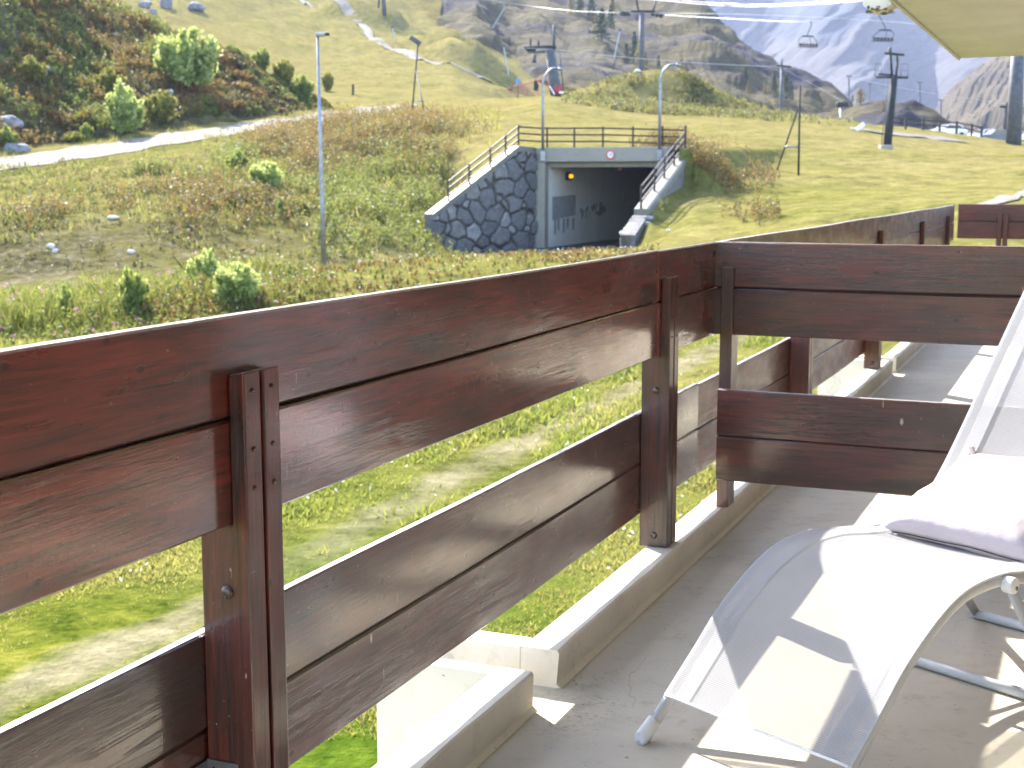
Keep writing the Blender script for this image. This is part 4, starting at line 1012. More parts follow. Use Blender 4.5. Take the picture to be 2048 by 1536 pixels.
# ================================================================== LAMPS
def gooseneck(w_, px_top, label):
    b = TP(-.08, w_, 2.25); top = b[2]+4.55
    r = thing('street_lamp', label, 'street lamp', tuple(b), 0, 'curved lamp posts on the tunnel face')
    pts = [b, b+np.array([0, 0, 2.6])]+[np.array([b[0], b[1], 0])+np.array([.62*(1-math.cos(t)), .0, top-.85+.85*math.sin(t)]) for t in np.linspace(0, math.pi*.56, 10)]
    MB().tube(pts, [.075]*2+[.062]*10, 10).build('pole', M['steel'], r, smooth=True)
    e = pts[-1]; MB().tube([e, e+np.array([.16, 0, -.03]), e+np.array([.26, 0, -.06])], [.064, .075, .05], 10).build('lamp_head', M['steel'], r, smooth=True)
    MB().box(b+np.array([0, -.07, .25]), (.24, .04, .5)).build('wall_plate', M['steel'], r, bevel=.01)
gooseneck(-.08, 1100, 'curved grey lamp post on the left end of the tunnel face')
gooseneck(TW+.12, 1325, 'curved grey lamp post on the right end of the tunnel face')
b = np.array([*at(648, 530, 50.0)[:2], 0]); b[2] = gz(b[0], b[1])-.1; t_ = at(635, 72, 50.0)
r = thing('street_lamp', 'tall straight tapering grey street lamp with flat head beside the weedy bank', 'street lamp', tuple(b))
MB().tube([b, lerp(b, t_, .3), lerp(b, t_, .55), t_], [.105, .085, .07, .045], 10).build('pole', M['steel'], r, smooth=True)
h = MB(); h.box(t_+np.array([.10, 0, .05]), (.34, .2, .13)); h.build('lamp_head', M['steel'], r, bevel=.03)
MB().box(t_+np.array([.35, 0, .06]), (.14, .16, .1)).build('lens', M['steel_dark'], r, bevel=.02)
MB().box(lerp(b, t_, .66)+np.array([.08, -.02, 0]), (.06, .06, .16)).build('band', M['white_metal'], r)
def aframe(base_px, top_px, brace_top, brace_base, cross, label, name, cat, head=None):
    p = pick(*base_px, 40); Y = p[1]; top = at(*top_px, Y); k = 8
    r = thing(name, label, cat, tuple(p))
    MB().tube([p-np.array([0, 0, .3]), top], .06, 8).build('pole', M['steel_dark'], r, smooth=True)
    bb = pick(*brace_base, 40); 
    if abs(bb[1]-Y) > 6: bb = at(*brace_base, Y+.4)
    MB().tube([at(*brace_top, Y), bb-np.array([0, 0, .2])], .045, 8).build('brace', M['steel_dark'], r, smooth=True)
    MB().tube([at(*cross[0], Y), at(*cross[1], Y)], .05, 8).build('crossbar', M['steel'], r, smooth=True)
    if head:
        a, b_ = at(*head[0], Y), at(*head[1], Y); d = (b_-a)/np.linalg.norm(b_-a)
        MB().box((a+b_)/2, (np.linalg.norm(b_-a), .4, .34), (d, (0, 1, 0), np.cross(d, (0, 1, 0)))).build('lamp_head', M['steel_grey'], r, bevel=.06)
aframe((822, 241), (836, 88), (832, 140), (855, 250), ((826, 200), (847, 203)), 'braced floodlight mast with tilted lamp head above the gravel track', 'floodlight', 'floodlight', ((820, 74), (841, 88)))
aframe((1597, 351), (1600, 172), (1598, 212), (1552, 340), ((1570, 293), (1598, 294)), 'thin A-frame net pole with a crossbar standing in the meadow', 'net_pole', 'pole')

# ================================================================== CHAIRLIFT
def pylon(label, base, Y, top, w0, w1, mat='steel_grey', group='chairlift pylons'):
    p = at(*base, Y); q = at(*top, Y); r = thing('chairlift_pylon', label, 'pylon', tuple(p), 0, group)
    k = Y/F
    MB().tube([p-np.array([0, 0, 1.5]), q], [w0*k/2, w1*k/2], 12).build('mast', M[mat], r, smooth=True)
    return r, k
def pb(r, nm, mat, a, b, th, Y, depth=1.0):        # bar between two picture points of a pylon
    a, b = at(*a, Y), at(*b, Y); MB().tube([a, b], th*Y/F/2, 8).build(nm, M[mat], r, smooth=True)
def sheaves(r, nm, mat, a, b, n, rad, Y):
    a, b = at(*a, Y), at(*b, Y); 
    for t in np.linspace(0, 1, n):
        c = lerp(a, b, t); MB().tube([c-np.array([0, .12, 0]), c+np.array([0, .12, 0])], rad*Y/F, 10).build(nm, M[mat], r, smooth=True)
Y = 152.0; r, k = pylon('leaning grey chairlift pylon with a wide sheave arm behind the left gooseneck lamp', (1116, 190), Y, (1100, 100), 25, 18)
pb(r, 'arm', 'steel_dark', (1048, 95), (1112, 94), 7, Y); pb(r, 'arm', 'steel_grey', (1055, 104), (1108, 103), 5, Y)
pb(r, 'lifting_frame', 'steel_grey', (1108, 100), (1108, 50), 6, Y); pb(r, 'bracket', 'steel_dark', (1061, 95), (1061, 78), 4, Y); pb(r, 'bracket', 'steel_dark', (1077, 95), (1077, 80), 4, Y)
pb(r, 'sheave_train', 'steel_dark', (1052, 98), (1072, 99), 9, Y); pb(r, 'control_box', 'steel_grey', (1069, 110), (1069, 126), 8, Y)
pb(r, 'ladder', 'steel_grey', (1128, 188), (1119, 104), 2.5, Y)
pb(r, 'padding', 'red', (1115.5, 189), (1112.5, 172), 25, Y)
Y = 205.0; r, k = pylon('tall grey chairlift pylon with a broad head frame rising behind the mound', (1283, 165), Y, (1284, 24), 12, 10)
pb(r, 'arm', 'steel_dark', (1262, 22), (1310, 23), 5, Y); pb(r, 'hanger', 'steel_dark', (1277, 22), (1272, -4), 4, Y); pb(r, 'hanger', 'steel_grey', (1306, 22), (1315, -4), 4, Y); pb(r, 'lifting_frame', 'steel_dark', (1258, -4), (1320, -2), 4, Y)
sheaves(r, 'sheave', 'steel_grey', (1244, 27), (1256, 28), 3, 5, Y); sheaves(r, 'sheave', 'steel_dark', (1306, 28), (1322, 32), 3, 4, Y)
p0 = pick(1771, 298, 60); Y = p0[1]; r, k = pylon('dark leaning pylon with a T-shaped head and work platforms in the middle of the meadow', (1772, 297), Y, (1789, 150), 17, 13, 'steel_dark')
MB().box(p0+np.array([0, 0, .1]), (.9, .9, .35)).build('footing', M['portal'], r, bevel=.05)
pb(r, 'platform', 'steel_dark', (1752, 154), (1816, 155), 5, Y); pb(r, 'platform', 'steel_dark', (1757, 148), (1782, 150), 4, Y)
for x0, x1 in ((1750, 1763), (1802, 1816)):
    for x in (x0, x1): pb(r, 'guard_post', 'steel_grey', (x, 153), (x, 128), 1.3, Y)
    pb(r, 'guard_bar', 'steel_grey', (x0, 128), (x1, 128), 1.3, Y); pb(r, 'guard_bar', 'steel_grey', (x0, 141), (x1, 141), 1.0, Y)
pb(r, 'head_strut', 'steel_dark', (1784, 152), (1781, 106), 5, Y); pb(r, 'head_strut', 'steel_dark', (1792, 152), (1795, 126), 4.5, Y); pb(r, 'head_strut', 'steel_dark', (1795, 127), (1794, 107), 4, Y)
pb(r, 'arm', 'steel_dark', (1769, 106), (1808, 110), 5, Y); pb(r, 'mast_top', 'steel_grey', (1780, 108), (1780, 95), 7, Y)
pb(r, 'ladder', 'steel_grey', (1763, 290), (1776, 158), 1.6, Y); pb(r, 'ladder', 'steel_grey', (1767, 290), (1780, 158), 1.4, Y)
Y = 240.0; r, k = pylon('slender grey pylon with a short crosshead at the edge of the meadow', (1562, 250), Y, (1564, 134), 8, 6)
pb(r, 'arm', 'steel_dark', (1553, 131), (1582, 134), 4.5, Y); pb(r, 'mast_top', 'steel_grey', (1564, 134), (1563, 116), 3, Y)
p0 = pick(2027, 288, 60); Y = p0[1]; r, k = pylon('thick steel pylon column cut off by the balcony slab at the right edge', (2027, 287), Y, (2038, 60), 31, 24)
Y = 230.0; r, k = pylon('short pale pylon with a dark head box behind the light green verge', (1682, 268), Y, (1683, 216), 8, 7, 'steel')
pb(r, 'head_box', 'steel_dark', (1673, 209), (1695, 208), 11, Y); pb(r, 'head_box', 'steel_grey', (1691, 214), (1691, 203), 5, Y)
Y = 175.0; r, k = pylon('thin dark pylon with a crossbar just left of the thick right column', (2012, 292), Y, (2013, 205), 6, 5, 'steel_dark')
pb(r, 'arm', 'steel_dark', (1999, 213), (2032, 212), 5, Y); pb(r, 'brace', 'steel_grey', (2008, 290), (2008, 214), 3, Y)
p0 = pick(768, 27, 200); Y = p0[1]; r, k = pylon('violet grey pylon foot standing high on the ski run at the top edge', (769, 26), Y, (764, -60), 8, 8)
pb(r, 'brace', 'steel_grey', (757, 16), (760, -40), 4, Y)
for i, (px, y0, y1, th_) in enumerate(((1840, 165, 240, 3), (1698, 152, 235, 3), (1740, 168, 250, 2), (1882, 200, 268, 3.5))):
    Yk = 520+40*i; a, b_ = at(px, y1+12, Yk), at(px, y0, Yk); rr = thing('distant_pylon', ['hair-thin far pylon left of the thick column', 'hair-thin far pylon over the larch knoll', 'hair-thin far pylon right of the round larch', 'thin far pylon above the parked silver car'][i], 'pylon', tuple(a), 0, 'far pylons against the scree')
    MB().tube([a, b_], th_*Yk/F/2, 6).build('mast', M['steel_grey'], rr); c = b_; MB().box(c, (11*Yk/F, .5, 2.2*Yk/F)).build('arm', M['steel_grey'], rr)
# slim poles on the ski run
for (x0, y0, x1, y1, lab) in ((1019, 160, 1007, 92, 'thin bent snow gun pole left of the leaning pylon'), (1228, 118, 1240, 60, 'slanting pale pole in front of the larches'), (985, 55, 1013, 10, 'slanting thin pole on the upper ski run'), (790, 82, 785, 54, 'short dark pole at the bend of the upper track')):
    p = pick(x0, y0, 100); Yk = min(p[1], 330.0); a = at(x0, y0+1, Yk); b_ = at(x1, y1, Yk)
    rr = thing('marker_pole', lab, 'pole', tuple(a)); MB().tube([a, b_], 2.6*Yk/F/2, 6).build('pole', M['cable'], rr)
    MB().box(b_, (7*Yk/F, 4*Yk/F, 4*Yk/F)).build('head', M['steel_grey'], rr, bevel=.05)
# chairs
def chair(label, top, seat, wpx, Y, sway=0):
    k = Y/F; g = at(*top, Y); s = at(*seat, Y); r = thing('lift_chair', label, 'chairlift chair', tuple(g), 0, 'chairs hanging on the chairlift'); w_ = wpx*k/2
    X = np.array([1.0, .25, 0]); X /= np.linalg.norm(X); Dn = np.cross((0, 0, 1), X)
    zt = s[2]+30*k*.62
    MB().box(g, (.5, .18, .16), (X, Dn, (0, 0, 1))).build('grip', M['cable'], r, bevel=.04)
    c = np.array([s[0]+sway, s[1], zt+.0]); MB().tube([g, g+np.array([.05, 0, -.5]), c+np.array([0, 0, .35]), c], .07, 8).build('hanger', M['steel_grey'], r, smooth=True)
    MB().box(c, (w_*1.15, .35, .16), (X, Dn, (0, 0, 1))).build('canopy_bar', M['steel_dark'], r, bevel=.05)
    for sg in (-1, 1):
        MB().tube([c+X*sg*w_*.55, c+X*sg*w_*.9-np.array([0, 0, .45]), s+X*sg*w_+np.array([0, 0, .35]), s+X*sg*w_*.97], .04, 8).build('side_frame', M['steel_dark'], r, smooth=True)
    MB().tube([c+X*w_*.2, s+X*w_*.3+np.array([0, 0, .3])], .03, 6).build('safety_bar', M['steel_dark'], r)
    for j in range(6):
        q = s+X*(-w_+(j+.5)*w_/3); MB().box(q+np.array([0, 0, .12])-Dn*.2, (w_/3*.8, .07, .34), (X, Dn, (0, 0, 1))).build('backrest', M['steel_dark'], r, bevel=.03)
    MB().box(s-np.array([0, 0, .13]), (2*w_, .5, .09), (X, Dn, (0, 0, 1))).build('seat', M['steel_dark'], r, bevel=.03)
chair('empty six-seat chair hanging furthest left against the scree', (1622, 43), (1616, 92), 40, 182, -.1)
chair('empty six-seat chair hanging just left of the balcony slab', (1757, 22), (1765, 80), 44, 178, .3)
chair('pale chair hanging in front of the dark firs', (1197, 23), (1194, 65), 36, 230)
# cables
def cable(label, pts, wpx, grp='lift cables'):
    m = MB(); P = [at(x, y, Y_) for x, y, Y_ in pts]; C_ = catmull3(P, 14)
    m.tube(C_, [wpx*p[1]/F/2 for p in C_], 6, cap=False); return m.solo('lift_cable', M['cable'], label, 'cable', grp, True, base=P[0])
def catmull3(P, n):
    P = [np.array(p) for p in P]; P = [2*P[0]-P[1]]+P+[2*P[-1]-P[-2]]; out = []
    for i in range(1, len(P)-2):
        for k_ in range(n):
            t = k_/n; a, b_, c, d = P[i-1:i+3]; out.append(.5*((2*b_)+(c-a)*t+(2*a-5*b_+4*c-d)*t*t+(3*b_-a-3*c+d)*t**3))
    return out+[P[-2]]
cable('brightest thick cable along the top edge from the tall pylon to the slab', [(1000, -16, 200), (1120, -4, 200), (1280, -2, 203), (1400, 8, 150), (1480, 12.5, 140), (1560, 12, 132), (1660, 7, 126), (1760, -2, 120), (1900, -20, 110)], 1.4)
cable('second bright cable sagging just under the brightest one', [(1290, -6, 203), (1420, 5, 150), (1520, 9, 138), (1640, 4, 128), (1760, -6, 120), (1900, -26, 110)], 1.1)
cable('pale cable running past the sheaves of the tall pylon', [(960, -2, 230), (1060, 12, 225), (1150, 22, 215), (1250, 26, 206), (1330, 27, 204), (1450, 28, 195), (1600, 33, 185), (1760, 42, 175), (1900, 55, 165), (2100, 78, 150)], 1.1)
cable('thin cable carrying the two empty chairs', [(1330, 30, 210), (1450, 37, 198), (1622, 43, 182), (1757, 22, 178), (1900, -4, 172)], 1.3)
cable('pale cable falling from the leaning pylon towards the slender pylon', [(1040, 96, 150), (1108, 99, 152), (1200, 110, 165), (1330, 121, 190), (1430, 128, 212), (1565, 134, 240)], 1.2)
cable('thin cable running on from the slender pylon towards the scree slope', [(1566, 134, 240), (1700, 156, 258), (1850, 184, 280), (2060, 214, 310)], .8)
cable('faint lower cable leading to the short pale pylon', [(1565, 137, 240), (1625, 168, 236), (1688, 205, 230)], .7)

# ================================================================== SMALL THINGS ON THE SKI RUN
p = pick(1036, 196, 110); Yk = p[1]; r = thing('blue_sign', 'small blue sign with a pointed top on a thin post', 'sign', tuple(p))
MB().tube([p-np.array([0, 0, .2]), at(1036, 160, Yk)], .05, 6).build('post', M['steel_grey'], r)
q = at(1036, 163, Yk); MB().prism([q+np.array([x, -.07, z_]) for x, z_ in ((-.24, -.3), (.24, -.3), (.24, .18), (0, .42), (-.24, .18))], np.array([0, .04, 0])).build('panel', M['blue'], r)
p = pick(1020, 188, 110); Yk = p[1]; nt_ = MB(); A_ = at(1014, 187, Yk); s_ = Yk/F
MB().prism([at(1014, 182, Yk), at(1023, 189, Yk), at(1026, 176, Yk), at(1015, 178, Yk)], np.array([0, .5, 0])).solo('crash_mat', M['red'], 'dark red crash mat slumped beside the blue sign', 'crash mat', None)
Yk = 158.0
n1 = MB(); pts = [(1028, 172), (1050, 168), (1075, 161), (1098, 153), (1110, 160)]
rt = thing('safety_net', 'faded red safety net strung from the crash mat to the leaning pylon', 'net', tuple(at(1028, 190, Yk)))
for (x0, y0), (x1, y1) in zip(pts[:-1], pts[1:]):
    MB().tube([at(x0, y0, Yk), at(x1, y1, Yk)], .09, 6).build('top_rope', M['net'], rt)
    MB().tube([at(x1, y1, Yk), at(x1, 191, Yk)], .06, 6).build('net_post', M['net'], rt)
mm = MB()
for i in range(0, 26):
    t = i/25*3.999; j = int(t); f = t-j; x = pts[j][0]+(pts[j+1][0]-pts[j][0])*f; y = pts[j][1]+(pts[j+1][1]-pts[j][1])*f
    mm.tube([at(x, y, Yk), at(x, 191, Yk)], .02, 4)
for f in np.linspace(.15, .9, 6): mm.tube([at(x, y+(191-y)*f, Yk) for x, y in pts], .02, 4)
mm.build('mesh', M['net'], rt)
Yk = 155.0; a = at(1072, 181, Yk); MB().prism([a+np.array([x, 0, z_]) for x, z_ in ((-.25, 0), (.22, 0), (.3, .5), (.12, 1.0), (-.05, 1.15), (-.25, .95))], np.array([0, .4, 0])).solo('crash_mat', M['rubber'], 'black upright crash mat standing before the red net', 'crash mat', None, bevel=.03)
a = at(1106, 186, 150); MB().box(a+np.array([-.1, 0, .3]), (.12, .25, 1.0), ((.86, 0, .5), (0, 1, 0), (-.5, 0, .86))).solo('white_board', M['sign_white'], 'small white board leaning at the foot of the leaning pylon', 'board', None, bevel=.01)
MB().box(at(1123, 185, 150), (.5, .4, .22)).solo('white_box', M['sign_white'], 'low white box right of the leaning pylon foot', 'box', None, bevel=.03)
p = pick(706, 190, 100); MB().tube([p-np.array([0, 0, .2]), at(706, 169, p[1])], .16, 7).solo('wooden_stake', M['bark'], 'short brown wooden stake on the grass beyond the gravel track', 'stake', None)
p = pick(1720, 262, 110); MB().box(p+np.array([0, 0, .35]), (.9, .08, .34), ((.8, 0, .6), (0, 1, 0), (-.6, 0, .8))).solo('tilted_sign', M['sign_white'], 'small white sign tipped over at the edge of the meadow', 'sign', None, bevel=.01)
# dark wooden fence and the parked cars behind it
fx = [1775, 1810, 1845, 1878, 1912, 1942, 1962]; fp = []
for x in fx:
    q = at(x, 276+(x-1775)*.045, 140.0); g_ = gz(q[0], q[1]); fp.append(np.array([q[0], q[1], max(g_, q[2]-.1)]))
r = thing('wooden_fence', 'dark wooden post and rail fence along the far edge of the meadow', 'fence', tuple(fp[0]))
for q in fp: MB().box(q+np.array([0, 0, .5]), (.2, .2, 1.3)).build('post', M['wood_dark'], r)
for a, b_ in zip(fp[:-1], fp[1:]):
    for h_ in (.55, 1.0): MB().tube([a+np.array([0, 0, h_]), b_+np.array([0, 0, h_])], .07, 6).build('rail', M['wood_dark'], r)
def car(label, px, py, Yk, mat, ang):
    b_ = at(px, py, Yk); r = thing('parked_car', label, 'car', tuple(b_), R(ang), 'cars parked behind the far fence')
    c, s = math.cos(R(ang)), math.sin(R(ang)); X = np.array([c, s, 0]); D_ = np.array([-s, c, 0])
    def P_(x, y, h): return b_+X*x+D_*y+np.array([0, 0, h])
    pr = [(-2.1, .3), (2.1, .3), (2.15, .7), (1.9, .88), (1.0, .95), (.45, 1.42), (-1.1, 1.45), (-1.75, .98), (-2.1, .9)]
    MB().prism([P_(x, -.85, h) for x, h in pr], D_*1.7).build('body', M[mat], r, bevel=.06)
    MB().prism([P_(x, -.86, h) for x, h in ((.85, .97), (.38, 1.36), (-1.05, 1.38), (-1.55, 1.0))], D_*1.72).build('side_window', M['glass'], r)
    MB().prism([P_(x, -.74, h) for x, h in ((1.02, .97), (.5, 1.42), (.47, 1.40), (.98, .96))], D_*1.48).build('windscreen', M['glass'], r)
    for x in (-1.3, 1.3):
        for y in (-.86, .70): MB().tube([P_(x, y, .32), P_(x, y+.16, .32)], .32, 14).build('wheel', M['rubber'], r)
    for y in (-.62, .62): MB().box(P_(2.12, y, .68), (.08, .3, .14), (X, D_, (0, 0, 1))).build('headlight', M['sign_white'], r)
car('silver car parked behind the dark fence', 1893, 276, 152, 'car_paint', 200)
car('dark blue car parked left of the thick column', 1992, 287, 150, 'car_dark', 190)
car('silver car half hidden where the fence ends', 1962, 285, 154, 'car_paint', 215)
car('silver car at the right edge beyond the thick column', 2062, 292, 150, 'car_paint', 185)
# ================================================================== PLANTS
def project(P):
    d = P-CAM; zc_ = d[:, 1]*CP-d[:, 2]*SP
    return 1024+F*d[:, 0]/zc_, 768-F*(d[:, 1]*SP+d[:, 2]*CP)/zc_
def blades(B, h, nb, wid, lean, spread, up=None):
    """tufts of thin triangular blades at the points B (n,3); h (n,)"""
    n = len(B); k = n*nb; b = np.repeat(B, nb, 0); hh = np.repeat(h, nb)*rng.uniform(.55, 1.1, k)
    a = rng.uniform(0, 2*math.pi, k); b = b+np.stack([np.cos(a), np.sin(a), 0*a], 1)*(np.repeat(spread*h, nb)*rng.random(k))[:, None]; b[:, 2] -= .03
    l = rng.normal(0, lean, (k, 2)); tip = b+np.stack([l[:, 0]*hh, l[:, 1]*hh, hh], 1)
    t = rng.uniform(0, math.pi, k); s = np.stack([np.cos(t), np.sin(t), 0*t], 1)*(wid*hh*rng.uniform(.6, 1.3, k))[:, None]
    mid = b*.5+tip*.5+np.stack([l[:, 0], l[:, 1], 0*hh], 1)*(-.12*hh)[:, None]
    vs = np.stack([b-s*.7, b+s*.7, mid+s*.8, tip, mid-s*.8], 1).reshape(-1, 3); i = np.arange(k)*5
    return vs, np.stack([i, i+1, i+2, i+3, i+4], 1)
def leaves(B, h, nl, size, radius, top=.25):
    """leafy plants: small leaf faces spread round upright stems"""
    n = len(B); k = n*nl; hh = np.repeat(h, nl); t = rng.uniform(top*.3, 1.0, k)
    r = radius*hh*np.sqrt(rng.random(k))*(1.15-t*.8); a = rng.uniform(0, 2*math.pi, k)
    c = np.repeat(B, nl, 0)+np.stack([np.cos(a)*r, np.sin(a)*r, t*hh], 1)
    return leafquads(c, size*rng.uniform(.6, 1.4, k))
def leafquads(c, s):
    k = len(c); d = rng.normal(size=(k, 3)); d[:, 2] = np.abs(d[:, 2])*.8; d /= np.linalg.norm(d, axis=1)[:, None]
    e = np.cross(d, rng.normal(size=(k, 3))); e /= np.linalg.norm(e, axis=1)[:, None]; s = s[:, None] if hasattr(s, '__len__') else s
    vs = np.stack([c-d*s, c+e*s*.45, c+d*s, c-e*s*.45], 1).reshape(-1, 3); i = np.arange(k)*4
    return vs, np.stack([i, i+1, i+2, i+3], 1)
def stuff(name, parts, mat):
    vs = []; fs = []; b = 0
    for v, f in parts:
        vs.append(v); fs.append(f+b); b += len(v)
    k = {f.shape[1] for f in fs}
    if len(k) > 1: raise ValueError('mixed faces')
    me = mesh_np(name, np.concatenate(vs), np.concatenate(fs), mat); o = link(name, me); props(o, kind='stuff'); return o
def blobs(px, py, L):
    w = np.zeros_like(px)
    for x, y, rx, ry, k in L: w = np.maximum(w, k*np.exp(-((px-x)/rx)**2-((py-y)/ry)**2))
    return w
def field(n, px0, px1, Y0, Y1):
    Y = np.sqrt(rng.uniform(Y0**2, Y1**2, n)); a = pxa(rng.uniform(px0, px1, n)); x = a*Y; P = np.stack([x, Y, ground(x, Y)], 1); q = project(P)
    inh = np.zeros(n, bool); 
    s = None; ok = np.ones(n, bool)
    for p, r_ in zip(HOLE, HOLE[1:]+HOLE[:1]):
        cr = (r_[0]-p[0])*(P[:, 1]-p[1])-(r_[1]-p[1])*(P[:, 0]-p[0]); s = cr > 0 if s is None else s; ok &= (cr > 0) == s
    # keep clear of the hole, of the walls and of the gravel track
    ok = ~ok & (seg_dist(P[:, 0], P[:, 1], [tuple(h[:2]) for h in HOLE]) > .5)
    tr = np.minimum(seg_dist(P[:, 0], P[:, 1], pl), seg_dist(P[:, 0], P[:, 1], pu)); mid = (np.array(pl)+np.array(pu))/2
    ok &= seg_dist(P[:, 0], P[:, 1], mid) > 2.0
    return P[ok], q[0][ok], q[1][ok]
# --- lawn in front of the house
P, px, py = field(260000, -120, 1750, 10.5, 36)
path = seg_dist(P[:, 0], P[:, 1], FOOT); n1 = fbm(P*.5, 3); keep = rng.random(len(P)) < np.clip((path-.35)/1.1, .03, 1)*np.clip(.75+.8*n1, .15, 1)
P = P[keep]; n1 = n1[keep]; hh = rng.uniform(.05, .12, len(P))*(1+.7*np.clip(n1, -.6, 1))*np.interp(P[:, 1], [12, 20, 30], [.7, 1.0, 1.4])
yel = (fbm(P*.22+40, 3)+.25*rng.normal(size=len(P))) > .22
v, f = blades(P[~yel], hh[~yel], 4, .12, .45, .9); stuff('grass', [(v, f)], M['lawn_blade'])
v, f = blades(P[yel], hh[yel]*1.25, 4, .11, .45, .9); stuff('dry_grass', [(v, f)], M['dry_blade'])
q = P[rng.random(len(P)) < .02]; q = q[q[:, 1] > 14]; q = q+np.array([0, 0, .11]); stuff('white_flowers', [leafquads(q, rng.uniform(.02, .038, len(q)))], M['white_flower'])
# --- tall weeds on the near crest
P, px, py = field(52000, -260, 1320, 33.5, 51)
h0 = np.interp(px, [0, 350, 560, 700, 1250], [.85, .75, .52, .26, .13]); h = h0*rng.uniform(.5, 1.15, len(P))*(1+.5*fbm(P*.35, 3))
zone = np.interp(px, [-200, 380, 600, 1250], [34.5, 36, 37, 43]); far = np.interp(px, [-200, 300, 560, 700, 1250], [39.5, 40.5, 43.5, 46, 51])
h = h*np.clip((P[:, 1]-zone+1.2)/2.6, .3, 1); zone = zone-1.2; keep = (P[:, 1] > zone) & (P[:, 1] < far) & (h > .05) & (rng.random(len(P)) < np.interp(px, [300, 700, 1250], [.8, .45, .35])); P = P[keep]; h = h[keep]; px = px[keep]
u = rng.random(len(P))+.5*fbm(P*.25+3, 3)
a, b_, c_ = (u < .45) & ((px < 680) | (u < .15)), ((u >= .45) & (u < .78)) | ((u >= .15) & (px >= 680) & (u < .9)), (u >= .78) & ((px < 680) | (u > .9))
stuff('tall_grass', [blades(P[a], h[a], 8, .026, .24, .4)], M['weed'])
stuff('dry_grass', [blades(P[b_], h[b_]*.9, 8, .024, .26, .4)], M['dry_blade'])
stuff('rusty_weeds', [leaves(P[c_], h[c_]*.85, 14, .045, .22)], M['rust'])
k = rng.random(len(P)) < np.interp(px, [500, 750], [.18, .02]); stuff('leafy_weeds', [leaves(P[k], h[k]*1.05, 20, .055, .2)], M['weed'])
k = (rng.random(len(P)) < .016) & (px < 560); q = np.repeat(P[k]+np.stack([0*h[k], 0*h[k], h[k]*1.12], 1), 6, 0); q = q+rng.normal(0, .035, q.shape); stuff('pink_flowers', [leafquads(q, rng.uniform(.025, .045, len(q)))], M['pink'])
k = (rng.random(len(P)) < .06) & (px > 420); q = P[k]+np.stack([0*h[k], 0*h[k], h[k]*1.02], 1); stuff('white_flowers', [leafquads(q, rng.uniform(.025, .045, len(q)))], M['white_flower'])
# --- the bank beyond the road
P, px, py = field(300000, -200, 1560, 50, 125)
RU = [(700, 285, 120, 34, 1), (800, 268, 90, 26, .9), (570, 300, 60, 30, .9), (850, 310, 60, 40, .7), (400, 405, 120, 40, .5), (500, 415, 90, 40, .7), (620, 330, 60, 30, .7), (110, 425, 80, 25, .3), (300, 420, 90, 30, .4), (1400, 335, 45, 22, .8), (1480, 365, 60, 20, .5), (1340, 300, 40, 15, .5), (1540, 430, 60, 15, .4)]
GR = [(520, 372, 60, 45, 1), (480, 330, 45, 22, .9), (740, 420, 110, 70, .7), (830, 420, 60, 70, .8), (300, 345, 35, 10, .7), (600, 400, 60, 40, .5), (790, 330, 60, 40, .6), (700, 480, 80, 30, .6), (1300, 390, 30, 40, .6), (390, 365, 60, 18, .4), (860, 360, 40, 60, .7)]
d1, d2 = blobs(px, py, RU), blobs(px, py, GR); cl = np.clip(.5+1.1*fbm(P*.45+5, 3), 0, 1.3); rr_ = rng.random(len(P))
h = rng.uniform(.25, .75, len(P))*np.interp(P[:, 1], [50, 80, 125], [.9, 1.2, 1.5])*(1+.7*blobs(px, py, RU+GR))
a = rr_ < d1*cl*1.0; ub = rng.random(len(P)) < .5
stuff('rusty_weeds', [leaves(P[a & ub], h[a & ub], 16, .06, .22)], M['rust']); stuff('brown_weeds', [leaves(P[a & ~ub], h[a & ~ub]*.9, 16, .06, .28)], M['brown_weed'])
a = (rng.random(len(P)) < d2*cl*.55); stuff('leafy_weeds', [leaves(P[a], h[a]*.9, 18, .065, .3)], M['weed'])
a = (rng.random(len(P)) < .035*cl+.10*np.maximum(d1, d2)) & (px < 1000)
k = (rng.random(len(P)) < (.05*np.clip(cl+.2, 0, 1)*(py > 320)+.10*np.clip(cl+.1, 0, 1)*(py > 440)*(px < 760)+.10*np.maximum(d1, .5*d2))) & (px < 900); stuff('brown_weeds', [leaves(P[k], h[k]*.4, 12, .055, .6)], M['brown_weed'])
stuff('dry_grass', [blades(P[a], h[a]*.55, 6, .05, .3, .5)], M['dry_blade'])
a = (rng.random(len(P)) < .045*cl*(py > 330)) & (px < 900); stuff('tall_grass', [blades(P[a], h[a]*.5, 6, .09, .3, .6)], M['weed'])
a = rng.random(len(P)) < .006*(d1+d2); q = P[a]+np.stack([0*h[a], 0*h[a], h[a]*.8], 1); stuff('white_flowers', [leafquads(q, rng.uniform(.05, .09, len(q)))], M['white_flower'])
Q_, qx, qy = field(60000, 1120, 1720, 128, 178); dm_ = np.clip(blobs(qx, qy, [(1330, 190, 150, 45, 1), (1480, 215, 120, 25, .8), (1220, 200, 60, 20, .5)])*(.6+1.2*fbm(Q_*.3, 3)), 0, 1); a = rng.random(len(Q_)) < dm_*.5; hq = rng.uniform(.25, .7, len(Q_))
ub = rng.random(len(Q_)); stuff('brown_weeds', [leaves(Q_[a & (ub < .4)], hq[a & (ub < .4)], 12, .11, .5)], M['brown_weed']); stuff('dry_grass', [blades(Q_[a & (ub > .6)], hq[a & (ub > .6)]*.8, 6, .08, .3, .6)], M['dry_blade']); stuff('leafy_weeds', [leaves(Q_[a & (ub >= .4) & (ub <= .6)], hq[a & (ub >= .4) & (ub <= .6)], 12, .11, .5)], M['weed'])
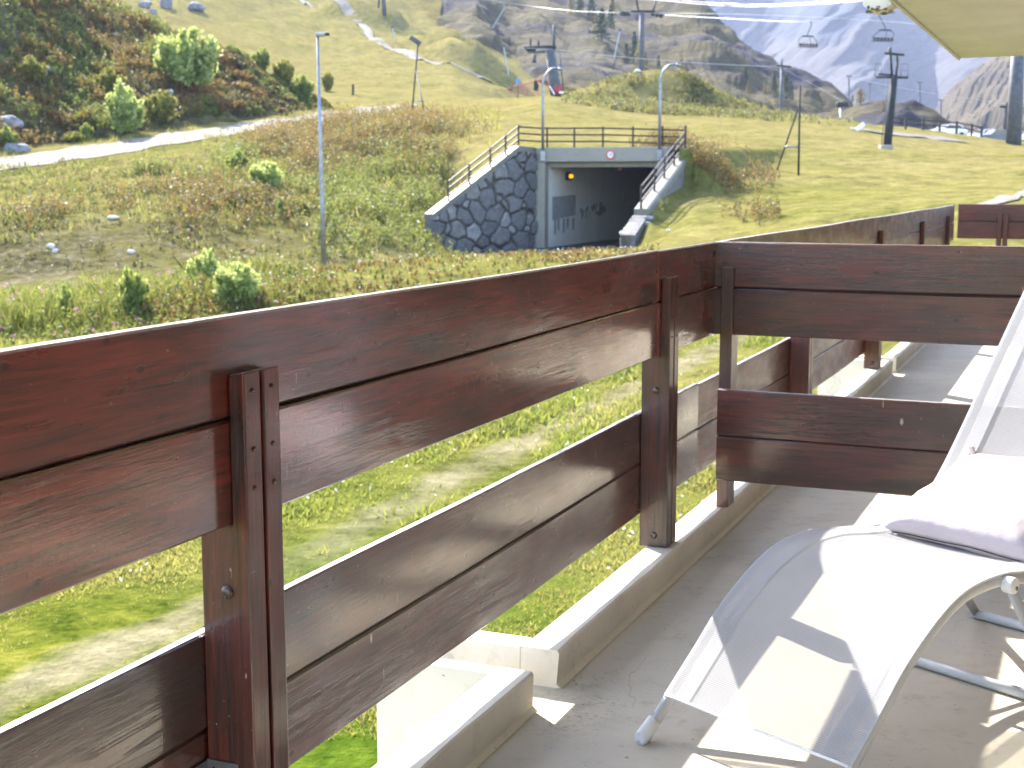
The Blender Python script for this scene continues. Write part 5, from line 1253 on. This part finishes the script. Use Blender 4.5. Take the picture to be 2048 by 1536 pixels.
# --- scrub on the left hillside
nu, nv = HILL.shape[:2]; N = 42000
iu = rng.integers(0, nu-1, N); iv = rng.integers(int(nv*.17), int(nv*.74), N); fu, fv = rng.random((2, N, 1))
P = (HILL[iu, iv]*(1-fu)+HILL[iu+1, iv]*fu)*(1-fv)+(HILL[iu, iv+1]*(1-fu)+HILL[iu+1, iv+1]*fu)*fv
px, py = project(P); cl = fbm(P*.22+8, 4); c2 = fbm(P*.5+31, 3); u = rng.random(N)
h = rng.uniform(.3, .95, N)*np.clip((690-px)/260, .35, 1); vis = (px > -160) & (px < 660)
a = vis & (cl > .2) & (u < .34); stuff('leafy_weeds', [leaves(P[a], h[a], 16, .10, .34)], M['weed'])
a = vis & (c2 > .08) & (u > .45); stuff('rusty_weeds', [leaves(P[a], h[a]*1.1, 16, .085, .2)], M['rust'])
a = vis & (cl < .05) & (u < .4); stuff('brown_weeds', [leaves(P[a], h[a]*.7, 14, .09, .4)], M['brown_weed'])
a = vis & (u > .72); stuff('dry_grass', [blades(P[a], h[a]*.45, 6, .06, .35, .6)], M['dry_blade'])
a = vis & (u < .22); stuff('tall_grass', [blades(P[a], h[a]*.5, 6, .12, .35, .6)], M['brown_weed'])

# --- single shrubs
def shrub_mesh(nm, n, seed, clumps=7, leaf_s=.09, squash=.95):
    """many upright leafy shoots fanning out from one root, with a ragged outline"""
    r2 = np.random.default_rng(seed); C_ = []; ns = clumps*5; per = int(n/ns)
    for i in range(ns):
        a = r2.uniform(0, 2*math.pi); sp = r2.uniform(.05, .95)**.6; L = r2.uniform(.55, 1.15)*(1.05-.12*sp)*squash
        k = int(per*r2.uniform(.5, 1.5)); t = r2.uniform(.12, 1, k)**.75; wob = r2.normal(0, .04, 2)
        x = sp*.70*np.cos(a)*t**.55+wob[0]*np.sin(5*t); y = sp*.70*np.sin(a)*t**.55+wob[1]*np.sin(5*t); z_ = L*t*(1-.25*sp*t)
        rad = (.05+.12*np.sin(np.pi*np.clip(t, .05, 1))**.7)*r2.uniform(.6, 1.2); d = r2.normal(size=(k, 3))*rad[:, None]*.7
        C_.append(np.stack([x, y, z_], 1)+d)
    C_ = np.concatenate(C_); C_ = C_[C_[:, 2] > .015]
    return leafquads(C_, leaf_s*.72*r2.uniform(.5, 1.5, len(C_)))
BM = {'a': shrub_mesh('c', 5200, 1, 9), 'b': shrub_mesh('c', 3000, 2, 7, .11), 'c': shrub_mesh('c', 2400, 3, 5, .12, 1.15)}
def stems(r, h, w_, base):
    m = MB()
    for k in range(5):
        a = k*1.3; t = base+np.array([w_*.28*math.cos(a), w_*.28*math.sin(a), h*.6]); m.tube([base-np.array([0, 0, .15]), lerp(base, t, .5)+np.array([0, 0, h*.06]), t], [.03*h, .02*h, .008*h], 5)
    m.build('stem', M['bark'], r)
CR = {}
def hillpick(px, py):
    q = project(HILL.reshape(-1, 3)); vi = np.arange(nu*nv) % nv; d = np.hypot(q[0]-px, q[1]-py)+1e3*(vi > nv*.76); return HILL.reshape(-1, 3)[np.argmin(d)]
def shrub(label, px, py, wpx, hpx, kind, mat, where='hill', rot=0):
    p = hillpick(px, py) if where == 'hill' else pick(px, py, 33 if where == 'crest' else 50)
    k = p[1]/F; w_ = wpx*k/2/.72; h = hpx*k/.92; r = thing('shrub', label, 'shrub', tuple(p), rot, 'shrubs on the slopes')
    if (kind, mat) not in CR: CR[kind, mat] = mesh_np('crown', BM[kind][0], BM[kind][1], M[mat])
    c = link('crown', CR[kind, mat], r); c.scale = (w_, w_*.9, h); stems(r, h, w_, np.array(p))
shrub('large round light green bush alone on the dark hillside', 376, 178, 118, 104, 'a', 'bush_light')
shrub('green bush low on the dark hillside above the gravel track', 252, 262, 84, 84, 'b', 'bush_light', rot=1)
shrub('yellowish bush just above the low green bush', 225, 188, 62, 44, 'b', 'bush_yellow', rot=2)
shrub('yellow-green bush right of the low green bush', 322, 246, 62, 50, 'c', 'bush_yellow', rot=.5)
shrub('small round ochre bush beside the gravel track', 152, 293, 44, 22, 'b', 'bush_yellow', rot=3)
shrub('small green bush next to the round ochre bush', 178, 285, 26, 32, 'c', 'bush', rot=4)
shrub('bright leafy bush at the left edge above the track', 18, 300, 46, 40, 'b', 'bush', rot=1.5)
shrub('small dark green bush on the ridge behind the street lamp', 606, 200, 46, 42, 'b', 'bush', rot=2.5)
shrub('pointed green bush on the ridge left of the street lamp', 522, 140, 34, 36, 'c', 'bush', rot=.2)
shrub('orange-green bush on the ridge between the two green ridge bushes', 566, 170, 46, 40, 'c', 'bush_yellow', rot=.9)
shrub('tawny bush at the end of the ridge right of the street lamp', 655, 182, 28, 30, 'c', 'bush_yellow', 'bank', rot=.9)
shrub('dusty green bush at the far left of the hillside', 60, 160, 60, 40, 'b', 'bush_yellow', rot=2.2)
shrub('leafy green bush in the middle of the bank', 535, 398, 78, 66, 'a', 'bush_light', 'bank', rot=1)
shrub('smaller green bush upslope on the bank', 480, 350, 60, 42, 'b', 'bush', 'bank', rot=2)
shrub('small bright seedling bush low on the bank', 562, 440, 22, 34, 'c', 'bush', 'bank', rot=2)
shrub('tall leafy green bush among the weeds above the railing', 408, 604, 62, 84, 'c', 'bush_light', 'crest', rot=0)
shrub('broad leafy bush right of the tall bush above the railing', 478, 618, 104, 84, 'a', 'bush_light', 'crest', rot=1)
shrub('narrow green plant clump rising over the railing at the left', 135, 655, 50, 70, 'c', 'bush', 'crest', rot=2)
shrub('dark green clump in the middle of the tall weeds', 270, 640, 60, 84, 'c', 'bush', 'crest', rot=3)

# --- rocks
def rock(label, px, py, wpx, hpx, mat, where='hill', seed=0, group='rocks on the slopes'):
    p = hillpick(px, py) if where == 'hill' else pick(px, py, 40); k = p[1]/F; w_ = wpx*k/2; h = hpx*k
    bm = bmesh.new(); bmesh.ops.create_icosphere(bm, subdivisions=3, radius=1); V_ = np.array([v.co[:] for v in bm.verts])
    V_ = V_*(1+.35*fbm(V_*.9+seed*7, 3)[:, None]); V_ = np.sign(V_)*np.abs(V_)**.85
    for v, c in zip(bm.verts, V_): v.co = (c[0]*w_, c[1]*w_*.8, (c[2]*.62+.3)*h)
    me = bpy.data.meshes.new('boulder'); bm.to_mesh(me); bm.free(); me.materials.append(M[mat]); o = link('boulder', me, None, p); props(o, label, 'boulder', group)
rock('grey block boulder at the top edge, largest of the upper boulders', 332, 18, 26, 26, 'rock', 'g', 1)
rock('dark greenish boulder left of the largest upper boulder', 291, 17, 28, 14, 'rock', 'g', 2)
rock('small pale boulder below and left of the dark greenish boulder', 264, 30, 14, 15, 'rock', 'g', 3)
rock('flat pale boulder right below the dark greenish boulder', 306, 30, 18, 10, 'rock', 'g', 4)
rock('long grey boulder on the stony slope right of the largest upper boulder', 392, 24, 34, 14, 'rock', 'g', 14)
rock('violet grey slab of rock at the left edge above the track', 14, 262, 52, 26, 'rock', 'hill', 5)
rock('dark jagged rock beside the track at the left edge', 26, 312, 52, 32, 'rock', 'hill', 6)
rock('violet grey stone in the middle of the weedy hillside', 92, 146, 24, 12, 'rock', 'hill', 7)
rock('small pinkish stone right of the violet grey stone', 181, 146, 14, 10, 'rock', 'hill', 8)
rock('blueish stone higher on the weedy hillside', 230, 74, 14, 8, 'rock', 'hill', 9)
rock('small pale stone below the large round bush', 343, 186, 14, 8, 'rock_pale', 'hill', 10)
rock('flat white stone low on the bank at the left', 102, 496, 20, 9, 'rock_pale', 'g', 11)
rock('white stone just right of the flat white stone', 111, 505, 12, 7, 'rock_pale', 'g', 12)
rock('pale stone low in the middle of the bank', 263, 507, 14, 8, 'rock_pale', 'g', 13)
rock('white stone on the bank below the brown weeds', 225, 440, 22, 6, 'rock_pale', 'g', 15)
rock('pale slab beside the rough end of the right stone wall', 1297, 440, 20, 9, 'rock', 'g', 16)
rock('grey slab below the pale slab at the right stone wall', 1290, 452, 24, 9, 'rock', 'g', 17)
rock('small white stone in the grass right of the stone wall', 1338, 463, 9, 5, 'rock_pale', 'g', 18)
rock('whitish stone on top of the mound behind the right gooseneck lamp', 1275, 144, 14, 5, 'rock_pale', 'g', 19)

# --- conifers on the rocky spur
def conifer_mesh(seed, n, round_=False):
    r2 = np.random.default_rng(seed); t = r2.uniform(.06, 1, n)**.9; env = (1-t)**.8 if not round_ else np.sqrt(np.clip(1-(2*t-.9)**2/1.25, 0, 1))*.9
    lay = .75+.25*np.cos(t*46+seed); rad = .24*env*lay*r2.uniform(.35, 1, n)**.5+.012; a = r2.uniform(0, 2*math.pi, n)
    rad = rad*(1+.25*np.sin(a*2+seed)+.15*np.sin(a*5+9*t))
    C_ = np.stack([rad*np.cos(a), rad*np.sin(a), t-.10*rad], 1); return leafquads(C_, .040*r2.uniform(.6, 1.4, n))
CM = [conifer_mesh(1, 900), conifer_mesh(2, 900), conifer_mesh(3, 800, True)]
TRE = {}
SQ = project(SPUR.reshape(-1, 3)); SY = SPUR.reshape(-1, 3)[:, 1]
def tree(px, py, hpx, kind, mat, label, wide=1.0):
    d = np.hypot(SQ[0]-px, SQ[1]-py)+np.maximum(SY-480, 0)*.0; p = SPUR.reshape(-1, 3)[np.argmin(d)]
    if d.min() > 14: p = pick(px, py, 130)
    h = hpx*p[1]/F; key = (kind, mat)
    if key not in TRE:
        r = thing('conifer', label, 'tree', tuple(p), 0, 'conifers on the rocky slope'); link('crown', mesh_np('crown', CM[kind][0], CM[kind][1], M[mat]), r)
        m = MB().tube([(0, 0, -.05), (0, 0, .4), (0, 0, .9)], [.022, .015, .004], 6); link('trunk', m.mesh('trunk', M['bark']), r); TRE[key] = r
    else:
        r = copy_tree(TRE[key]); r['label'] = label; r.location = tuple(p)
    r.scale = (h*wide, h*wide, h); r.rotation_euler = (0, 0, rng.uniform(0, 6))
FIR = 'small dark green fir growing on the rocky slope'; LAR = 'small golden larch growing on the rocky slope'
tree(1205, 84, 62, 0, 'fir', 'tallest dark fir behind the pale lift chair', 1.25); tree(1180, 40, 52, 1, 'fir', 'dark fir left above the pale lift chair', 1.1)
tree(1722, 206, 30, 2, 'larch', 'round golden larch alone on the low knoll', 1.5); tree(1262, 116, 62, 0, 'larch', 'broad pale larch left of the tall pylon mast', 1.5); tree(1094, 60, 32, 1, 'larch', 'single golden larch above the leaning pylon', 1.1)
for x, y, h_, k_ in ((1160, 32, 46, 0), (1220, 60, 50, 1), (1240, 32, 42, 0), (1270, 122, 54, 1), (1335, 142, 44, 0), (1320, 150, 34, 1), (1492, 172, 34, 0), (1548, 186, 42, 1), (1572, 200, 50, 0), (1582, 205, 42, 1), (1060, -2, 40, 0), (1075, 6, 36, 1), (1285, 120, 36, 0), (1250, 128, 38, 1), (1130, 18, 30, 0), (1618, 178, 16, 1), (1628, 184, 14, 0), (1658, 200, 14, 1), (1412, 150, 24, 0), (1200, 110, 30, 1)): tree(x, y, h_, k_, 'fir', FIR, rng.uniform(.9, 1.3))
for x, y, h_, k_ in ((1143, 30, 40, 0), (1226, 36, 38, 1), (1278, 128, 50, 0), (1362, 148, 30, 1), (1437, 162, 30, 0), (1497, 196, 32, 1), (1546, 184, 30, 0), (1765, 222, 22, 1), (1708, 206, 16, 0), (1660, 248, 20, 1), (1290, 140, 30, 0), (1384, 132, 22, 1), (1192, 70, 40, 0), (1530, 186, 26, 1)): tree(x, y, h_, k_, 'larch', LAR, rng.uniform(.9, 1.3))
# ================================================================== LIGHT, AIR, CAMERA
SUN_AZ, SUN_EL = -29.0, 37.3
w = bpy.data.worlds.new('World'); sc.world = w; w.use_nodes = True; nt = w.node_tree
bg = nt.nodes['Background']; sky = nt.nodes.new('ShaderNodeTexSky'); sky.sky_type = 'NISHITA'; sky.sun_disc = False
sky.sun_elevation = R(SUN_EL); sky.sun_rotation = R(SUN_AZ); sky.altitude = 600; sky.air_density = 1.0; sky.dust_density = 2.0
nt.links.new(sky.outputs[0], bg.inputs[0]); bg.inputs[1].default_value = .15
sl = bpy.data.lights.new('sun', 'SUN'); sl.energy = 4.6; sl.angle = R(.5); sl.color = (1, .95, .86)
so = bpy.data.objects.new('sun', sl); col.objects.link(so)
sd = Vector((math.sin(R(SUN_AZ))*math.cos(R(SUN_EL)), math.cos(R(SUN_AZ))*math.cos(R(SUN_EL)), math.sin(R(SUN_EL))))
so.rotation_euler = (-sd).to_track_quat('-Z', 'Y').to_euler(); so.location = (0, -5, 60)
if HAZE:
    hz = MB().hexa([(-5200, -400, -60), (5200, -400, -60), (5200, 4300, -60), (-5200, 4300, -60), (-5200, -400, 2600), (5200, -400, 2600), (5200, 4300, 2600), (-5200, 4300, 2600)])
    hm = bpy.data.materials.new('air'); hm.use_nodes = True; ht = hm.node_tree; ht.nodes.clear()
    ho = ht.nodes.new('ShaderNodeOutputMaterial'); hv = ht.nodes.new('ShaderNodeVolumePrincipled'); hv.inputs['Color'].default_value = (.58, .67, .95, 1); hv.inputs['Density'].default_value = HAZE; hv.inputs['Anisotropy'].default_value = .2
    ht.links.new(hv.outputs[0], ho.inputs['Volume'])
    o = hz.build('haze', hm); props(o, kind='stuff')
    hm.cycles.homogeneous_volume = True
cd = bpy.data.cameras.new('camera'); co = bpy.data.objects.new('camera', cd); col.objects.link(co); sc.camera = co
cd.sensor_width = 36; cd.lens = 36*F/2048; co.location = (0, 0, EYE); co.rotation_euler = (math.pi/2-PITCH, 0, 0)
cd.clip_start = .05; cd.clip_end = 12000
cd.dof.use_dof = True; cd.dof.focus_distance = 2.7; cd.dof.aperture_fstop = 11.0
sc.view_settings.view_transform = 'Standard'; sc.view_settings.look = 'None'; sc.view_settings.exposure = EXPO; sc.view_settings.gamma = 1
cy = sc.cycles; cy.use_denoising = True; cy.max_bounces = 8; cy.diffuse_bounces = 4; cy.glossy_bounces = 3; cy.transmission_bounces = 4; cy.transparent_max_bounces = 8; cy.volume_bounces = 0
cy.use_adaptive_sampling = True; cy.adaptive_threshold = .01; cy.sample_clamp_indirect = 6
